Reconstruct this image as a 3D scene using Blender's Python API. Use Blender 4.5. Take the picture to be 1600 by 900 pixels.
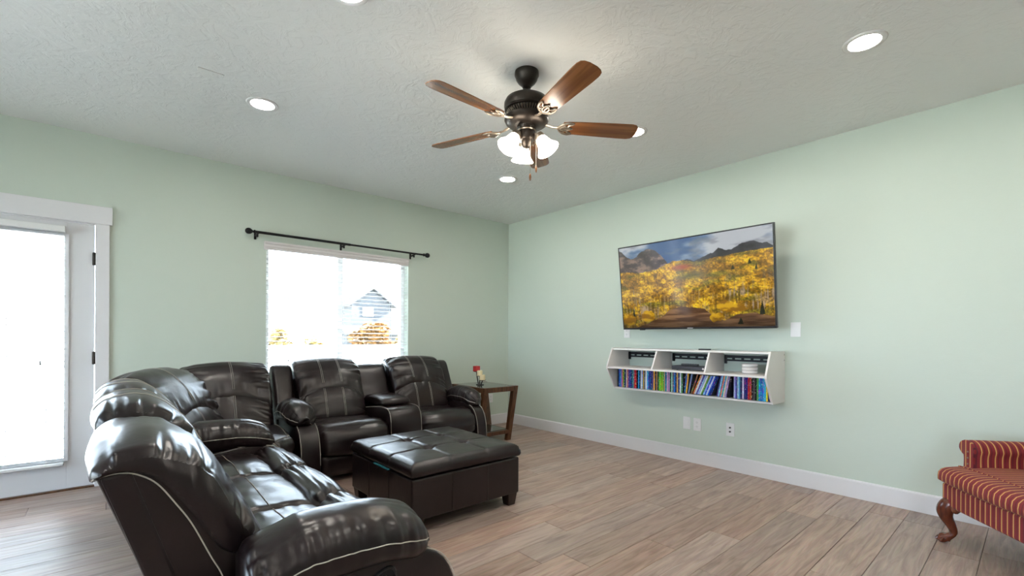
import bpy, bmesh, math, random
import numpy as np
from mathutils import Vector, Matrix

random.seed(7)
rng = np.random.default_rng(11)
scene = bpy.context.scene
for o in list(bpy.data.objects):
    bpy.data.objects.remove(o)
C = scene.collection
PI = math.pi

# ------------------------------------------------------------------ camera, sky, sun, exposure
CAM_H = 1.1826
XR, YB, H = 4.187, 4.8545, 2.74          # right wall, window wall, ceiling
XL, YF = -4.0, -4.6                      # far sides of the room behind the camera
cam_d = bpy.data.cameras.new('camera')
cam = bpy.data.objects.new('camera', cam_d)
C.objects.link(cam)
cam_d.sensor_width = 36.0
cam_d.lens = 722.7 / 1600 * 36.0
cam_d.shift_y = 76.2 / 1600
cam_d.clip_start = 0.05
cam_d.clip_end = 300
cam.location = (0, 0, CAM_H)
YAW = 0.8506066
ROLL = 0.005465
cam.matrix_world = (Matrix.Translation((0, 0, CAM_H)) @ Matrix.Rotation(YAW - PI / 2, 4, 'Z')
                    @ Matrix.Rotation(PI / 2, 4, 'X') @ Matrix.Rotation(ROLL, 4, 'Z'))
scene.camera = cam

world = bpy.data.worlds.new('sky')
scene.world = world
world.use_nodes = True
wn = world.node_tree.nodes
bg = wn['Background']
bg.inputs['Color'].default_value = (0.70, 0.83, 1.0, 1)
bg.inputs['Strength'].default_value = 13.0

sun_d = bpy.data.lights.new('sun', 'SUN')
sun_d.energy = 90.0
sun_d.angle = 0.01
sun_d.color = (1.0, 0.97, 0.94)
sun = bpy.data.objects.new('sun', sun_d)
C.objects.link(sun)
sun.rotation_euler = (math.radians(58), 0, math.radians(80))

vs = scene.view_settings
vs.view_transform = 'Standard'
vs.look = 'None'
vs.exposure = 0.5
vs.gamma = 1.0
vs.use_curve_mapping = False
L_DOWN = 130.0
L_SHADE = 16.0

# ------------------------------------------------------------------ noise
_P = rng.random((64, 64, 64))


def vnoise(x, y, z):
    x, y, z = np.broadcast_arrays(np.asarray(x, float), np.asarray(y, float), np.asarray(z, float))
    xi, yi, zi = np.floor(x).astype(int), np.floor(y).astype(int), np.floor(z).astype(int)
    fx, fy, fz = x - xi, y - yi, z - zi
    fx = fx * fx * (3 - 2 * fx); fy = fy * fy * (3 - 2 * fy); fz = fz * fz * (3 - 2 * fz)
    r = 0
    for a in (0, 1):
        for b in (0, 1):
            for c in (0, 1):
                w = (fx if a else 1 - fx) * (fy if b else 1 - fy) * (fz if c else 1 - fz)
                r = r + w * _P[(xi + a) % 64, (yi + b) % 64, (zi + c) % 64]
    return r * 2 - 1


def fbm(x, y, z, o=4):
    r = 0; a = 1.0; s = 0
    for i in range(o):
        r = r + a * vnoise(np.asarray(x) * 2 ** i + 7 * i, np.asarray(y) * 2 ** i + 3 * i, np.asarray(z) * 2 ** i)
        s += a; a *= .5
    return r / s


# ------------------------------------------------------------------ materials
def new_mat(name):
    m = bpy.data.materials.new(name)
    m.use_nodes = True
    nt = m.node_tree
    b = nt.nodes['Principled BSDF']
    return m, nt, b


def N(nt, kind, **kw):
    n = nt.nodes.new(kind)
    for k, v in kw.items():
        if k in n.inputs:
            n.inputs[k].default_value = v
        else:
            setattr(n, k, v)
    return n


def L(nt, a, ao, b, bi):
    nt.links.new(a.outputs[ao], b.inputs[bi])


def simple(name, col, rough=.5, metal=0, bump=0, bscale=200, spec=.5, coat=0, var=0, vscale=6):
    m, nt, b = new_mat(name)
    b.inputs['Base Color'].default_value = (*col, 1)
    b.inputs['Roughness'].default_value = rough
    b.inputs['Metallic'].default_value = metal
    b.inputs['Specular IOR Level'].default_value = spec
    b.inputs['Coat Weight'].default_value = coat
    tc = N(nt, 'ShaderNodeTexCoord')
    if var:
        n = N(nt, 'ShaderNodeTexNoise', Scale=vscale, Detail=5.0)
        L(nt, tc, 'Object', n, 'Vector')
        mx = N(nt, 'ShaderNodeMix', data_type='RGBA')
        mx.inputs['A'].default_value = (*[c * (1 - var) for c in col], 1)
        mx.inputs['B'].default_value = (*[min(1, c * (1 + var)) for c in col], 1)
        L(nt, n, 'Fac', mx, 'Factor')
        L(nt, mx, 'Result', b, 'Base Color')
    if bump:
        n = N(nt, 'ShaderNodeTexNoise', Scale=bscale, Detail=3.0)
        L(nt, tc, 'Object', n, 'Vector')
        bp = N(nt, 'ShaderNodeBump', Strength=bump, Distance=.002)
        L(nt, n, 'Fac', bp, 'Height')
        L(nt, bp, 'Normal', b, 'Normal')
    return m


def emit(name, col, s):
    m, nt, b = new_mat(name)
    b.inputs['Base Color'].default_value = (.8, .8, .8, 1)
    b.inputs['Emission Color'].default_value = (*col, 1)
    b.inputs['Emission Strength'].default_value = s
    return m


M = {}


def mat_wall():
    m, nt, b = new_mat('wall_paint')
    tc = N(nt, 'ShaderNodeTexCoord')
    b.inputs['Base Color'].default_value = (0.575, 0.642, 0.57, 1)
    b.inputs['Roughness'].default_value = .60
    b.inputs['Specular IOR Level'].default_value = .45
    n = N(nt, 'ShaderNodeTexNoise', Scale=16.0, Detail=4.0)
    n2 = N(nt, 'ShaderNodeTexNoise', Scale=150.0, Detail=2.0)
    L(nt, tc, 'Object', n, 'Vector'); L(nt, tc, 'Object', n2, 'Vector')
    ad = N(nt, 'ShaderNodeMath', operation='MULTIPLY_ADD')
    L(nt, n2, 'Fac', ad, 0); ad.inputs[1].default_value = .25; L(nt, n, 'Fac', ad, 2)
    bp = N(nt, 'ShaderNodeBump', Strength=.12, Distance=.01)
    L(nt, ad, 'Value', bp, 'Height'); L(nt, bp, 'Normal', b, 'Normal')
    return m


def mat_ceiling():
    m, nt, b = new_mat('ceiling_knockdown')
    tc = N(nt, 'ShaderNodeTexCoord')
    b.inputs['Base Color'].default_value = (0.82, 0.83, 0.82, 1)
    b.inputs['Roughness'].default_value = .55
    n = N(nt, 'ShaderNodeTexNoise', Scale=7.0, Detail=6.0, Roughness=.62, Distortion=2.2)
    L(nt, tc, 'Object', n, 'Vector')
    r = N(nt, 'ShaderNodeValToRGB')
    r.color_ramp.elements[0].position = .47; r.color_ramp.elements[1].position = .56
    L(nt, n, 'Fac', r, 'Fac')
    n2 = N(nt, 'ShaderNodeTexNoise', Scale=40.0, Detail=3.0, Distortion=1.5)
    L(nt, tc, 'Object', n2, 'Vector')
    ad = N(nt, 'ShaderNodeMath', operation='MULTIPLY_ADD')
    L(nt, n2, 'Fac', ad, 0); ad.inputs[1].default_value = .5; L(nt, r, 'Color', ad, 2)
    bp = N(nt, 'ShaderNodeBump', Strength=.24, Distance=.007)
    L(nt, ad, 'Value', bp, 'Height'); L(nt, bp, 'Normal', b, 'Normal')
    return m


def mat_plank():
    m, nt, b = new_mat('vinyl_plank')
    tc = N(nt, 'ShaderNodeTexCoord')
    oi = N(nt, 'ShaderNodeObjectInfo')
    geo = N(nt, 'ShaderNodeNewGeometry')
    wn_ = N(nt, 'ShaderNodeTexWhiteNoise', noise_dimensions='1D')
    L(nt, oi, 'Random', wn_, 'W')
    off = N(nt, 'ShaderNodeVectorMath', operation='MULTIPLY_ADD')
    L(nt, wn_, 'Color', off, 0); off.inputs[1].default_value = (31, 17, 9)
    L(nt, geo, 'Position', off, 2)
    mp = N(nt, 'ShaderNodeMapping'); mp.inputs['Scale'].default_value = (1.1, 12, 1)
    L(nt, off, 'Vector', mp, 'Vector')
    n1 = N(nt, 'ShaderNodeTexNoise', Scale=2.2, Detail=8.0, Roughness=.6, Distortion=1.2)
    L(nt, mp, 'Vector', n1, 'Vector')
    mp2 = N(nt, 'ShaderNodeMapping'); mp2.inputs['Scale'].default_value = (3, 90, 1)
    L(nt, off, 'Vector', mp2, 'Vector')
    n2 = N(nt, 'ShaderNodeTexNoise', Scale=2.0, Detail=4.0)
    L(nt, mp2, 'Vector', n2, 'Vector')
    r = N(nt, 'ShaderNodeValToRGB')
    e = r.color_ramp.elements
    e[0].position = .28; e[0].color = (.25, .166, .132, 1)
    e[1].position = .72; e[1].color = (.53, .392, .322, 1)
    x = e.new(.5); x.color = (.40, .285, .232, 1)
    L(nt, n1, 'Fac', r, 'Fac')
    m2 = N(nt, 'ShaderNodeMix', data_type='RGBA', blend_type='MULTIPLY')
    m2.inputs['Factor'].default_value = .35
    L(nt, r, 'Color', m2, 'A'); L(nt, n2, 'Color', m2, 'B')
    hs = N(nt, 'ShaderNodeHueSaturation')
    vr = N(nt, 'ShaderNodeMapRange'); vr.inputs['To Min'].default_value = .92; vr.inputs['To Max'].default_value = 1.22
    L(nt, oi, 'Random', vr, 'Value'); L(nt, vr, 'Result', hs, 'Value')
    sr = N(nt, 'ShaderNodeMapRange'); sr.inputs['To Min'].default_value = .75; sr.inputs['To Max'].default_value = 1.05
    L(nt, wn_, 'Value', sr, 'Value'); L(nt, sr, 'Result', hs, 'Saturation')
    L(nt, m2, 'Result', hs, 'Color'); L(nt, hs, 'Color', b, 'Base Color')
    b.inputs['Roughness'].default_value = .40
    b.inputs['Specular IOR Level'].default_value = .5
    bp = N(nt, 'ShaderNodeBump', Strength=.05, Distance=.002)
    L(nt, n2, 'Fac', bp, 'Height'); L(nt, bp, 'Normal', b, 'Normal')
    return m


def mat_leather():
    m, nt, b = new_mat('dark_leather')
    tc = N(nt, 'ShaderNodeTexCoord')
    n = N(nt, 'ShaderNodeTexNoise', Scale=5.0, Detail=4.0)
    L(nt, tc, 'Object', n, 'Vector')
    r = N(nt, 'ShaderNodeValToRGB')
    e = r.color_ramp.elements
    e[0].position = .3; e[0].color = (.0065, .004, .0046, 1)
    e[1].position = .75; e[1].color = (.017, .0092, .0108, 1)
    L(nt, n, 'Fac', r, 'Fac'); L(nt, r, 'Color', b, 'Base Color')
    b.inputs['Roughness'].default_value = .29
    b.inputs['Specular IOR Level'].default_value = .46
    b.inputs['Coat Weight'].default_value = .08
    b.inputs['Coat Roughness'].default_value = .25
    v = N(nt, 'ShaderNodeTexVoronoi', Scale=420.0)
    L(nt, tc, 'Object', v, 'Vector')
    n3 = N(nt, 'ShaderNodeTexNoise', Scale=22.0, Detail=5.0, Distortion=.8)
    L(nt, tc, 'Object', n3, 'Vector')
    b1 = N(nt, 'ShaderNodeBump', Strength=.10, Distance=.001)
    L(nt, v, 'Distance', b1, 'Height')
    b2 = N(nt, 'ShaderNodeBump', Strength=.14, Distance=.005)
    L(nt, n3, 'Fac', b2, 'Height'); L(nt, b1, 'Normal', b2, 'Normal'); L(nt, b2, 'Normal', b, 'Normal')
    return m


def mat_wood(name, c0, c1, rough=.35, axis=0, scale=3.0):
    m, nt, b = new_mat(name)
    tc = N(nt, 'ShaderNodeTexCoord')
    mp = N(nt, 'ShaderNodeMapping')
    s = [14, 14, 14]; s[axis] = 1.2
    mp.inputs['Scale'].default_value = s
    L(nt, tc, 'Object', mp, 'Vector')
    n = N(nt, 'ShaderNodeTexNoise', Scale=scale, Detail=7.0, Distortion=1.0)
    L(nt, mp, 'Vector', n, 'Vector')
    r = N(nt, 'ShaderNodeValToRGB')
    e = r.color_ramp.elements
    e[0].position = .3; e[0].color = (*c0, 1); e[1].position = .7; e[1].color = (*c1, 1)
    L(nt, n, 'Fac', r, 'Fac'); L(nt, r, 'Color', b, 'Base Color')
    b.inputs['Roughness'].default_value = rough
    return m


def mat_stripe(name, axis):
    m, nt, b = new_mat(name)
    tc = N(nt, 'ShaderNodeTexCoord')
    sp = N(nt, 'ShaderNodeSeparateXYZ'); L(nt, tc, 'Object', sp, 'Vector')
    mu = N(nt, 'ShaderNodeMath', operation='MULTIPLY'); L(nt, sp, axis, mu, 0); mu.inputs[1].default_value = 1 / .034
    fr = N(nt, 'ShaderNodeMath', operation='FRACT'); L(nt, mu, 'Value', fr, 0)
    r = N(nt, 'ShaderNodeValToRGB'); r.color_ramp.interpolation = 'CONSTANT'
    e = r.color_ramp.elements
    e[0].position = 0; e[0].color = (.20, .011, .016, 1)
    e[1].position = .22; e[1].color = (.10, .006, .015, 1)
    for p, c in ((.34, (.22, .014, .017, 1)), (.54, (.16, .01, .02, 1)), (.58, (.62, .33, .10, 1)), (.76, (.10, .008, .015, 1)), (.80, (.21, .013, .017, 1))):
        x = e.new(p); x.color = c
    L(nt, fr, 'Value', r, 'Fac'); L(nt, r, 'Color', b, 'Base Color')
    b.inputs['Roughness'].default_value = .7
    b.inputs['Sheen Weight'].default_value = .05
    n = N(nt, 'ShaderNodeTexNoise', Scale=500.0, Detail=2.0); L(nt, tc, 'Object', n, 'Vector')
    bp = N(nt, 'ShaderNodeBump', Strength=.25, Distance=.002); L(nt, n, 'Fac', bp, 'Height'); L(nt, bp, 'Normal', b, 'Normal')
    return m


def mat_glass(name, tint=(1, 1, 1), fac=None):
    m = bpy.data.materials.new(name); m.use_nodes = True
    nt = m.node_tree; nt.nodes.clear()
    out = N(nt, 'ShaderNodeOutputMaterial')
    t = N(nt, 'ShaderNodeBsdfTransparent', Color=(*tint, 1))
    g = N(nt, 'ShaderNodeBsdfGlossy', Roughness=.02)
    f = N(nt, 'ShaderNodeFresnel', IOR=1.45)
    mx = N(nt, 'ShaderNodeMixShader')
    L(nt, f, 'Fac', mx, 'Fac'); L(nt, t, 'BSDF', mx, 1); L(nt, g, 'BSDF', mx, 2); L(nt, mx, 'Shader', out, 'Surface')
    return m


def mat_spine():
    m, nt, b = new_mat('printed_spine')
    oi = N(nt, 'ShaderNodeObjectInfo'); tc = N(nt, 'ShaderNodeTexCoord')
    wn_ = N(nt, 'ShaderNodeTexWhiteNoise', noise_dimensions='1D'); L(nt, oi, 'Random', wn_, 'W')
    off = N(nt, 'ShaderNodeVectorMath', operation='MULTIPLY_ADD')
    L(nt, wn_, 'Color', off, 0); off.inputs[1].default_value = (40, 40, 40); L(nt, tc, 'Object', off, 2)
    mp = N(nt, 'ShaderNodeMapping'); mp.inputs['Scale'].default_value = (60, 60, 26); L(nt, off, 'Vector', mp, 'Vector')
    n = N(nt, 'ShaderNodeTexNoise', Scale=1.6, Detail=2.0); L(nt, mp, 'Vector', n, 'Vector')
    r = N(nt, 'ShaderNodeValToRGB'); e = r.color_ramp.elements
    r.color_ramp.interpolation = 'CONSTANT'
    e[0].position = 0; e[0].color = (.0, 0, 0, 1); e[1].position = .58; e[1].color = (1, 1, 1, 1)
    L(nt, n, 'Fac', r, 'Fac')
    n2 = N(nt, 'ShaderNodeTexNoise', Scale=.7, Detail=1.0); L(nt, mp, 'Vector', n2, 'Vector')
    hs = N(nt, 'ShaderNodeHueSaturation'); hs.inputs['Saturation'].default_value = 1.0
    mr = N(nt, 'ShaderNodeMapRange'); mr.inputs['To Min'].default_value = .1; mr.inputs['To Max'].default_value = .9
    L(nt, n2, 'Fac', mr, 'Value'); L(nt, mr, 'Result', hs, 'Hue'); L(nt, oi, 'Color', hs, 'Color')
    hs.inputs['Value'].default_value = 1.3
    r3 = N(nt, 'ShaderNodeValToRGB'); r3.color_ramp.interpolation = 'CONSTANT'
    e = r3.color_ramp.elements
    e[0].position = 0; e[0].color = (0, 0, 0, 1); e[1].position = .68; e[1].color = (1, 1, 1, 1)
    n4 = N(nt, 'ShaderNodeTexNoise', Scale=2.4, Detail=1.0); L(nt, mp, 'Vector', n4, 'Vector'); L(nt, n4, 'Fac', r3, 'Fac')
    mx = N(nt, 'ShaderNodeMix', data_type='RGBA'); L(nt, r, 'Color', mx, 'Factor'); L(nt, oi, 'Color', mx, 'A'); L(nt, hs, 'Color', mx, 'B')
    m2 = N(nt, 'ShaderNodeMix', data_type='RGBA'); L(nt, r3, 'Color', m2, 'Factor'); L(nt, mx, 'Result', m2, 'A'); m2.inputs['B'].default_value = (.75, .72, .68, 1)
    L(nt, m2, 'Result', b, 'Base Color'); b.inputs['Roughness'].default_value = .25
    return m


def mat_screen():
    m, nt, b = new_mat('lit_screen')
    a = N(nt, 'ShaderNodeVertexColor'); a.layer_name = 'picture'
    b.inputs['Base Color'].default_value = (.01, .01, .01, 1)
    L(nt, a, 'Color', b, 'Emission Color')
    b.inputs['Emission Strength'].default_value = .60
    b.inputs['Roughness'].default_value = .10
    b.inputs['Specular IOR Level'].default_value = 1.0
    b.inputs['Coat Weight'].default_value = 1.0
    b.inputs['Coat Roughness'].default_value = .10
    return m


M['wall'] = mat_wall()
M['ceiling'] = mat_ceiling()
M['plank'] = mat_plank()
M['leather'] = mat_leather()
M['trim'] = simple('white_trim', (.74, .73, .75), .35, bump=.03, bscale=40)
M['door'] = simple('white_door', (.72, .72, .74), .38, bump=.03, bscale=60)
M['vinyl'] = simple('white_vinyl', (.80, .80, .80), .35, bump=.02)
M['slat'] = simple('blind_slat', (.80, .80, .80), .45, bump=.04, bscale=50)
M['valance'] = simple('blind_valance', (.72, .68, .67), .45, bump=.05, bscale=40)
M['cord'] = simple('pale_cord', (.78, .77, .74), .7, bump=.2)
M['glass'] = mat_glass('clear_glass', (.96, .98, .97))
M['bronze'] = simple('dark_bronze', (.028, .022, .018), .38, .7, var=.3, vscale=40, bump=.05)
M['brass'] = simple('aged_pewter', (.30, .25, .20), .35, .85, var=.35, vscale=60, bump=.1, bscale=300)
M['iron'] = simple('black_iron', (.012, .012, .014), .42, .5, bump=.06)
M['blade'] = mat_wood('fan_blade_wood', (.12, .04, .012), (.25, .095, .03), .24, 0, 2.0)
M['walnut'] = mat_wood('table_walnut', (.045, .017, .007), (.15, .062, .024), .35, 2, 3.0)
M['ebony'] = mat_wood('dark_stained_wood', (.010, .006, .005), (.028, .014, .010), .35, 2, 3.0)
M['mahogany'] = mat_wood('chair_mahogany', (.06, .012, .006), (.16, .035, .014), .22, 2, 3.0)
M['tableglass'] = simple('smoked_table_glass', (.06, .065, .06), .06, spec=.6, coat=.3, bump=.01)
M['stitch'] = simple('pale_stitching', (.50, .47, .42), .8, bump=.3, bscale=900)
M['blackplastic'] = simple('black_plastic', (.012, .012, .014), .3, bump=.05, bscale=500)
M['darkplastic'] = simple('dark_grey_plastic', (.035, .035, .045), .4, bump=.08, bscale=500)
M['melamine'] = simple('white_melamine', (.74, .71, .69), .35, bump=.03, bscale=90, var=.02)
M['plate'] = simple('white_plate', (.78, .77, .77), .3, bump=.02)
M['slot'] = simple('slot_dark', (.05, .05, .05), .6, bump=.05)
M['spine'] = mat_spine()
M['case'] = simple('disc_case_plastic', (.02, .025, .05), .3, bump=.05)
M['screen'] = mat_screen()
M['lamp'] = emit('downlight_lens', (1.0, .93, .84), L_DOWN)
M['shade'] = emit('frosted_glass_lit', (1.0, .88, .72), L_SHADE)
M['redwax'] = simple('red_wax', (.45, .015, .02), .4, bump=.1, bscale=60)
M['creamwax'] = simple('cream_wax', (.80, .68, .42), .45, bump=.1, bscale=60)
M['stripe_y'] = mat_stripe('red_gold_stripe', 'Y')
M['stripe_x'] = mat_stripe('red_gold_stripe_along', 'X')
M['teal'] = simple('teal_fabric', (.02, .22, .28), .7, bump=.2)
M['puck'] = simple('white_puck', (.72, .68, .66), .4, bump=.03)
M['lining'] = simple('black_lining', (.010, .009, .009), .85, bump=.3, bscale=600)
M['grass'] = simple('lawn', (.42, .42, .37), .9, bump=.5, bscale=30, var=.4, vscale=2)
M['fence'] = simple('white_fence', (.80, .80, .78), .5, bump=.03)
M['siding'] = simple('grey_siding', (.022, .025, .030), .7, bump=.1, bscale=10, var=.1)
M['concrete'] = simple('pale_concrete', (.74, .74, .74), .85, bump=.2, bscale=40, var=.06)
M['siding2'] = simple('pale_siding', (.55, .55, .54), .7, bump=.1, bscale=10, var=.1)
M['roof'] = simple('grey_shingle', (.034, .037, .043), .85, bump=.3, bscale=30, var=.2)
M['leaf_o'] = simple('orange_leaf', (.17, .080, .016), .6, var=.4, vscale=3, bump=.2)
M['leaf_y'] = simple('yellow_leaf', (.19, .13, .04), .6, var=.4, vscale=3, bump=.2)
M['bark'] = simple('bark', (.08, .06, .05), .9, bump=.6, bscale=40)


# ------------------------------------------------------------------ object helpers
def link(o, parent=None):
    C.objects.link(o)
    if parent is not None:
        o.parent = parent
    return o


def mesh_obj(name, verts, faces, mat, parent=None, smooth=False):
    me = bpy.data.meshes.new(name)
    me.from_pydata([tuple(map(float, v)) for v in verts], [], [tuple(f) for f in faces])
    me.materials.append(mat)
    if smooth:
        me.polygons.foreach_set('use_smooth', [True] * len(me.polygons))
    me.update()
    return link(bpy.data.objects.new(name, me), parent)


def thing(name, label, cat, loc=(0, 0, 0), rz=0, group=None):
    o = bpy.data.objects.new(name, None)
    o.empty_display_size = .1
    C.objects.link(o)
    o.location = loc
    o.rotation_euler = (0, 0, rz)
    return tag(o, label, cat, group)


def tag(o, label, cat, group=None):
    o['label'] = label
    o['category'] = cat
    if group:
        o['group'] = group
    return o


def struct(o, label=None, cat=None):
    o['kind'] = 'structure'
    if label:
        o['label'] = label
    if cat:
        o['category'] = cat
    return o


class MB:
    def __init__(s, off=(0, 0, 0)):
        s.v = []; s.f = []; s.off = off

    def add(s, vs_, fs):
        n = len(s.v)
        s.v += [(v[0] - s.off[0], v[1] - s.off[1], v[2] - s.off[2]) for v in vs_]
        s.f += [tuple(i + n for i in f) for f in fs]
        return s

    def box(s, x0, x1, y0, y1, z0, z1):
        vs_ = [(x, y, z) for x in (x0, x1) for y in (y0, y1) for z in (z0, z1)]
        return s.add(vs_, [(0, 1, 3, 2), (4, 6, 7, 5), (0, 4, 5, 1), (2, 3, 7, 6), (0, 2, 6, 4), (1, 5, 7, 3)])

    def prism(s, poly, a0, a1, axis='y'):
        n = len(poly)
        def P(p, a):
            return {'y': (p[0], a, p[1]), 'x': (a, p[0], p[1]), 'z': (p[0], p[1], a)}[axis]
        vs_ = [P(p, a0) for p in poly] + [P(p, a1) for p in poly]
        fs = [tuple(range(n)), tuple(range(2 * n - 1, n - 1, -1))]
        fs += [(i, n + i, n + (i + 1) % n, (i + 1) % n) for i in range(n)]
        return s.add(vs_, fs)

    def hexa(s, lo, hi):
        """box from two quads (4 points each)"""
        return s.add(list(lo) + list(hi), [(3, 2, 1, 0), (4, 5, 6, 7)] + [(i, (i + 1) % 4, 4 + (i + 1) % 4, 4 + i) for i in range(4)])

    def lathe(s, prof, c=(0, 0, 0), n=32, M4=None):
        vs_ = []
        for r, z in prof:
            for k in range(n):
                a = 2 * PI * k / n
                v = Vector((r * math.cos(a), r * math.sin(a), z))
                if M4 is not None:
                    v = M4 @ v
                vs_.append((v.x + c[0], v.y + c[1], v.z + c[2]))
        fs = []
        for i in range(len(prof) - 1):
            for k in range(n):
                k2 = (k + 1) % n
                fs.append((i * n + k, i * n + k2, (i + 1) * n + k2, (i + 1) * n + k))
        if prof[0][0] > 1e-5: fs.append(tuple(range(n - 1, -1, -1)))
        if prof[-1][0] > 1e-5: fs.append(tuple((len(prof) - 1) * n + k for k in range(n)))
        return s.add(vs_, fs)

    def tube(s, pts, r, n=8, cap=True, flat=None):
        pts = [Vector(p) for p in pts]
        m = len(pts)
        rs = r if hasattr(r, '__len__') else [r] * m
        vs_ = []; up = None
        for i, p in enumerate(pts):
            t = (pts[min(i + 1, m - 1)] - pts[max(i - 1, 0)])
            if t.length < 1e-9: t = Vector((0, 0, 1))
            t.normalize()
            if up is None:
                up = Vector((0, 0, 1)) if abs(t.z) < .9 else Vector((1, 0, 0))
            side = t.cross(up).normalized()
            up = side.cross(t).normalized()
            ri = rs[i]
            ra, rb = (ri if hasattr(ri, '__len__') else (ri, ri))
            for k in range(n):
                a = 2 * PI * k / n
                vs_.append(tuple(p + side * math.cos(a) * ra + up * math.sin(a) * rb))
        fs = []
        for i in range(m - 1):
            for k in range(n):
                k2 = (k + 1) % n
                fs.append((i * n + k, i * n + k2, (i + 1) * n + k2, (i + 1) * n + k))
        if cap:
            fs.append(tuple(range(n - 1, -1, -1))); fs.append(tuple((m - 1) * n + k for k in range(n)))
        return s.add(vs_, fs)

    def build(s, name, mat, parent=None, smooth=False, bevel=0, seg=2):
        o = mesh_obj(name, s.v, s.f, mat, parent, smooth)
        bm = bmesh.new(); bm.from_mesh(o.data)
        bmesh.ops.recalc_face_normals(bm, faces=bm.faces)
        if bevel:
            es = [e for e in bm.edges if len(e.link_faces) == 2 and e.calc_face_angle(0) > .5]
            bmesh.ops.bevel(bm, geom=es, offset=bevel, segments=seg, profile=.5, affect='EDGES', clamp_overlap=True)
        bm.to_mesh(o.data); bm.free()
        if smooth:
            o.data.polygons.foreach_set('use_smooth', [True] * len(o.data.polygons))
            try:
                o.data.set_sharp_from_angle(angle=math.radians(42))
            except Exception:
                pass
        return o


def catmull(pts, n, closed=True):
    P = np.array(pts, float)
    m = len(P)
    out = []
    seg = m if closed else m - 1
    for i in range(seg):
        if closed:
            p0, p1, p2, p3 = P[(i - 1) % m], P[i], P[(i + 1) % m], P[(i + 2) % m]
        else:
            p0, p1, p2, p3 = P[max(i - 1, 0)], P[i], P[i + 1], P[min(i + 2, m - 1)]
        for t in np.linspace(0, 1, 12, endpoint=False):
            out.append(.5 * ((2 * p1) + (-p0 + p2) * t + (2 * p0 - 5 * p1 + 4 * p2 - p3) * t * t + (-p0 + 3 * p1 - 3 * p2 + p3) * t ** 3))
    if not closed: out.append(P[-1])
    Q = np.array(out)
    if closed: Q = np.vstack([Q, Q[:1]])
    d = np.r_[0, np.cumsum(np.linalg.norm(np.diff(Q, axis=0), axis=1))]
    tt = np.linspace(0, d[-1], n, endpoint=not closed)
    return np.stack([np.interp(tt, d, Q[:, k]) for k in range(Q.shape[1])], 1)


SEED = [0]


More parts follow.
